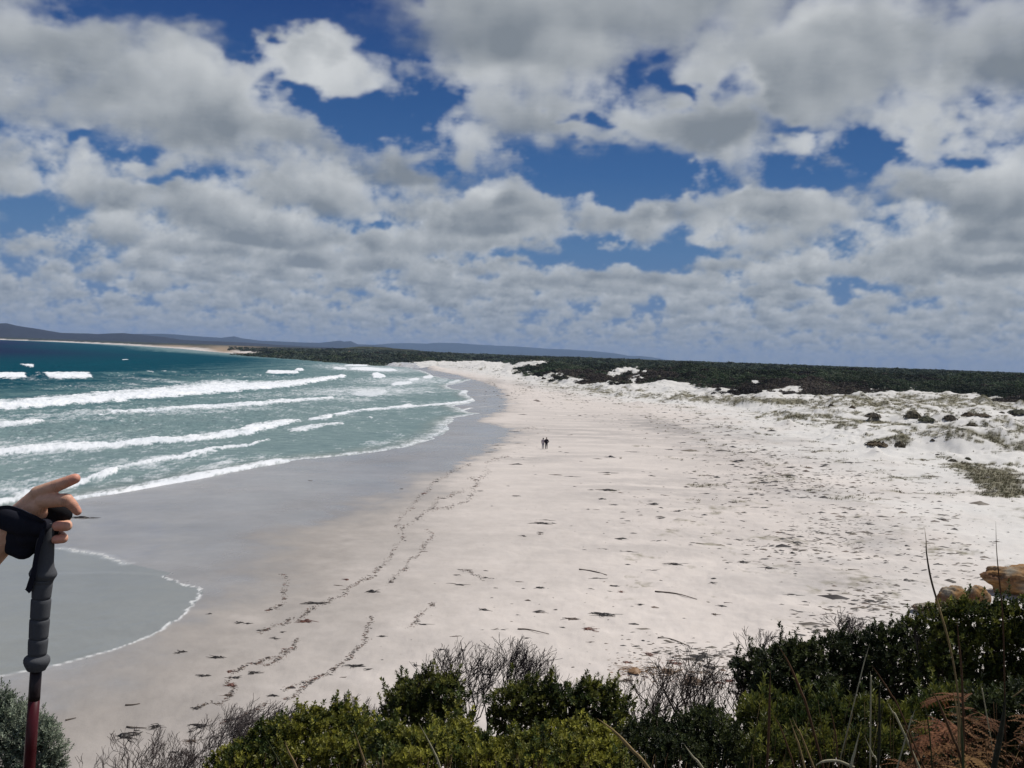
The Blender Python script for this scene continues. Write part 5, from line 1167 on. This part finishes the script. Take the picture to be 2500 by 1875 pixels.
# ---------------------------------------------------------------- trekking pole
P0=at_px(113.,1290.,HD); P1=at_px(71.,1875.,HD); ax_=(P1-P0)/np.linalg.norm(P1-P0)
pole=empty("trekking_pole",P0); tag(pole,"red and black trekking pole with ribbed grey foam grip held upright at the left edge",'trekking pole')
gt=hgt(P0[0],P0[1])[0]
def lathe(name,prof,mat,n=32,parent=pole,sq=1.0):
    """prof: photo row, radius in photo px"""
    pr=np.array(prof,float); ts=(pr[:,0]-1290)*mm/np.cos(np.arctan(42/585)); u=unit(np.cross(ax_,[0,1,0.])); v=np.cross(ax_,u)
    a=np.linspace(0,2*np.pi,n,endpoint=False)
    V=(ax_*ts[:,None])[:,None]+(pr[:,1]*mm)[:,None,None]*(u*np.cos(a)[:,None]+sq*v*np.sin(a)[:,None])[None]
    V=V.reshape(-1,3); F4=grid_faces(len(pr),n,True); k=len(V); V=np.concatenate([V,[ax_*ts[0]],[ax_*ts[-1]]]); i=np.arange(n);j=(i+1)%n;o=(len(pr)-1)*n
    return mesh_np(name,V,[F4,np.concatenate([np.stack([j,i,np.full(n,k)],-1),np.stack([i+o,j+o,np.full(n,k+1)],-1)])],mat,parent)
M_FOAM=simple("grip_foam",(.085,.088,.095),.95,.12,500,.25,.0006); M_RUB=simple("black_rubber",(.010,.010,.012),.9,.1,300,.3,.0004)
M_SHAFTR=simple("red_shaft",(.055,.004,.007),.4,.3,40,.2); M_SHAFTB=simple("black_shaft",(.014,.008,.010),.4,.3,40,.2); M_STRAP=simple("strap_webbing",(.016,.017,.026),.85,.15,700,.35,.0005)
# the moulded head of the grip under the fingers
sv,sf=blob([(Q(760,700,-14),Q(960,770,-14),QR(120),QR(105)),(Q(800,760,-14),Q(740,1100,-12),QR(120),QR(95))],.0016,8); mesh_np("grip_head",sv-P0,sf,M_RUB,pole)
lathe("grip_neck",[(1275,16),(1290,18),(1320,21),(1350,22.5),(1372,23),(1385,25.5),(1396,31),(1402,33),(1407,32),(1413,28),(1418,26)],M_FOAM,sq=.85)
seg=[(1416,26),(1420,24.5),(1424,23.8)]
for y0,y1,r0,r1 in((1425,1461,23.4,22.0),(1466,1511,22.8,22.2),(1516,1560,22.9,22.0),(1565,1601,22.6,21.6)):
    seg+=[(y0,r0-.3),(y0+.5,r0),(y0+8,r0+.2),(y1-6,r1+.2),(y1-.5,r1),(y1,r1-.4),(y1+.8,18.6),(y1+2.6,18.4)]
    seg+=[(y1+3.4,20.5),(y1+4.4,r0-.9)]
seg+=[(1607,24.5),(1611,28.6),(1616,30.2),(1622,30),(1630,27),(1639,22.4),(1641,21.5),(1642,17)]
lathe("foam_grip",seg,M_FOAM)
Lp=((P0[2]-gt)/-ax_[2])/mm*np.cos(np.arctan(42/585))
lathe("upper_shaft",[(1636,13.6),(1700,13.6),(1705,13.8),(1716,13.8)],M_SHAFTB); lathe("red_shaft",[(1716,13.5),(1840,13.8),(2100,13.8),(2105,15.5),(2140,15.5),(2145,11.5),(1290+Lp-60,11.0)],M_SHAFTR)
lathe("tip",[(1290+Lp-60,9),(1290+Lp-40,9),(1290+Lp-5,5),(1290+Lp+30,3)],M_RUB); lathe("basket",[(1290+Lp-46,9),(1290+Lp-44,50),(1290+Lp-40,52),(1290+Lp-36,9)],M_RUB)
# wide padded strap round the back of the hand and wrist
fl=(1,.62,1)
sp_=[qc((-130,815,8),(60,830,12),135,150)+(fl,),qc((60,830,13),(330,930,16),155,155)+(fl,),qc((330,930,15),(560,970,11),152,104)+(fl,),qc((560,970,6),(690,980,-2),100,70),qc((250,1080,0),(400,1110,0),190,185)+(fl,),qc((250,1190,-4),(330,1250,-4),215,190)+(fl,),qc((420,1090,0),(600,1110,-4),165,95),qc((540,1130,-6),(520,1290,-8),85,50),qc((640,960,4),(740,930,-4),100,90),qc((660,1060,2),(740,1010,-6),80,70)]
sv,sf=blob(sp_,.0018,10)
# webbing edge ridge
st=mesh_np("wrist_strap",sv-P0,sf,M_STRAP,pole)
def strip(pts,wpx,th,name,par):
    Pp=spline(np.array([Q(*q) for q in pts]),30); T=unit(np.gradient(Pp,axis=0)); vd=np.array([0,1.,0]); sd=unit(np.cross(T,vd)); w=QR(wpx)/2; t=th*.001/2
    V=np.stack([Pp-sd*w-vd*t,Pp+sd*w-vd*t,Pp+sd*w+vd*t,Pp-sd*w+vd*t],1).reshape(-1,3)
    F4=grid_faces(30,4,True); F4=np.concatenate([F4,[[3,2,1,0],[116,117,118,119]]]); return mesh_np(name,V-P0,F4,M_STRAP,par,smooth=False)
strip([(-60,690,20),(60,668,24),(160,672,26),(300,715,26),(430,775,25),(560,840,22),(650,890,14)],34,3,"strap_binding",st)
strip([(650,980,14),(630,1100,18),(580,1250,18),(545,1420,19),(515,1600,20),(492,1740,20)],50,2,"strap_webbing",pole)
strip([(495,1700,20),(470,1780,18),(430,1900,16),(410,1925,16)],62,2.5,"strap_tail",pole)
# ---------------------------------------------------------------- the couple on the beach
def walker(px,py,ht,label,top,bot,hair,pose,bare=None):
    g=ground_hit(px,py)[0]; e=empty("person",g); tag(e,label,'person','couple walking away along the beach'); k=ht/1.75
    f=lambda x,y,z:(x*k,y*k,z*k)
    r=lambda q:q*k
    ls,rs=pose['step']; W=pose['w']
    L=[(f(-.09,0,.90),f(-.10,ls*.5,.50),r(.085),r(.06)),(f(-.10,ls*.5,.50),f(-.11,ls,.09),r(.056),r(.038)),(f(-.11,ls,.05),f(-.12,ls+.12,.035),r(.036),r(.03)),(f(.09,0,.90),f(.10,rs*.5,.50),r(.085),r(.06)),(f(.10,rs*.5,.50),f(.11,rs,.09),r(.056),r(.038)),(f(.11,rs,.05),f(.12,rs+.12,.035),r(.036),r(.03))]
    T=[(f(0,0,1.36),f(0,0,1.12),r(.12*W),r(.11*W),(1.45,.85,1)),(f(0,0,1.12),f(0,0,.93),r(.11*W),r(.12*W),(1.3,.85,1)),(f(0,0,1.42),f(0,.01,1.52),r(.055),r(.05))]
    A=[]
    for s,(ex,ey,ez),(hx,hy,hz__) in((-1,*pose['L']),(1,*pose['R'])):
        A+=[(f(s*.19,0,1.38),f(ex,ey,ez),r(.05),r(.042)),(f(ex,ey,ez),f(hx,hy,hz__),r(.04),r(.028))]
    Hd=[(f(0,.01,1.60),f(0,.0,1.65),r(.085),r(.09),(.88,1,1)),(f(0,.09,1.60),f(0,.10,1.585),r(.014),r(.018))]
    Hn=[]
    for s,hnd in((-1,pose['L'][1]),(1,pose['R'][1])):
        c=np.array(hnd)
        Hn.append((f(*c),f(*(c+[0,.01,-.06])),r(.03),r(.028)))
        for q,o in enumerate((-.024,-.008,.008,.024)): Hn.append((f(*(c+[0,o+.01,-.07])),f(*(c+[0,o+.02,-.14+.012*abs(q-1)])),r(.010),r(.008)))
        Hn.append((f(*(c+[0,.03,-.03])),f(*(c+[0,.06,-.07])),r(.011),r(.009)))
    V,Fz=blob(L+T+A+Hd+Hn,.008,2); mesh_np("body",V,Fz,M_SKIN,e,{'col':np.tile(np.array([.45,.27,.19]),(len(V),1))})
    infl=lambda P,d:[(a,b,r1+d,r2+d)+tuple(q) for a,b,r1,r2,*q in P]
    V,Fz=blob(infl(T[:2]+A,.022),.014,3); mesh_np("jacket" if pose['w']>1 else "shirt",V,Fz,top,e)
    V,Fz=blob(infl([T[1]]+L[0:2]+L[3:5],.018),.014,3); mesh_np("trousers",V,Fz,bot,e)
    V,Fz=blob(hair(f,r),.012,2); mesh_np("hair",V,Fz,M_HAIR,e)
    for q in(2,5):
        V,Fz=blob(infl([L[q]],.012),.012,2); mesh_np("shoe",V,Fz,M_RUB,e)
    return e
M_PINK=simple("pale_lilac_top",(.42,.36,.40),.9,.1); M_GREYT=simple("grey_trousers",(.26,.25,.29),.9,.1); M_DK=simple("dark_jacket",(.022,.018,.026),.9,.15); M_DKT=simple("dark_trousers",(.035,.035,.05),.9,.1)
wa=walker(1325.5,1095.5,1.66,"person in pale lilac top and grey trousers, left one of the couple on the beach",M_PINK,M_GREYT,lambda f,r:[(f(0,-.02,1.62),f(0,-.03,1.67),r(.105),r(.10)),(f(0,-.05,1.60),f(0,-.06,1.50),r(.085),r(.06))],{'step':(-.10,.14),'w':.88,'L':((-.27,-.02,1.12),(-.25,.05,.90)),'R':((.24,.02,1.12),(.27,.06,.95))})
wb=walker(1333.5,1096.5,1.78,"person in dark jacket and dark trousers, right one of the couple on the beach",M_DK,M_DKT,lambda f,r:[(f(0,-.01,1.655),f(0,-.02,1.68),r(.092),r(.088))],{'step':(.12,-.12),'w':1.12,'L':((-.30,.0,1.13),(-.22,.09,.98)),'R':((.33,-.02,1.14),(.24,.08,.98))})
# ---------------------------------------------------------------- haze
bm=bmesh.new(); bmesh.ops.create_cube(bm,size=1.0)
me=bpy.data.meshes.new("haze"); bm.to_mesh(me); bm.free()
hz_o=bpy.data.objects.new("haze",me); scene.collection.objects.link(hz_o)
top=300.; bot=-60.
hz_o.scale=(50000,50000,top-bot); hz_o.location=(0,0,(top+bot)/2)
m=bpy.data.materials.new("air"); m.use_nodes=True; m.node_tree.nodes.clear()
o_=m.node_tree.nodes.new('ShaderNodeOutputMaterial'); v_=m.node_tree.nodes.new('ShaderNodeVolumePrincipled')
v_.inputs['Color'].default_value=(.46,.64,1.0,1); v_.inputs['Density'].default_value=HAZE
m.node_tree.links.new(v_.outputs[0],o_.inputs['Volume']); me.materials.append(m)
tag(hz_o,'thin blue sea air over the whole coast',None,kind='stuff')
print("SCRIPT TIME",time.time()-T_START)
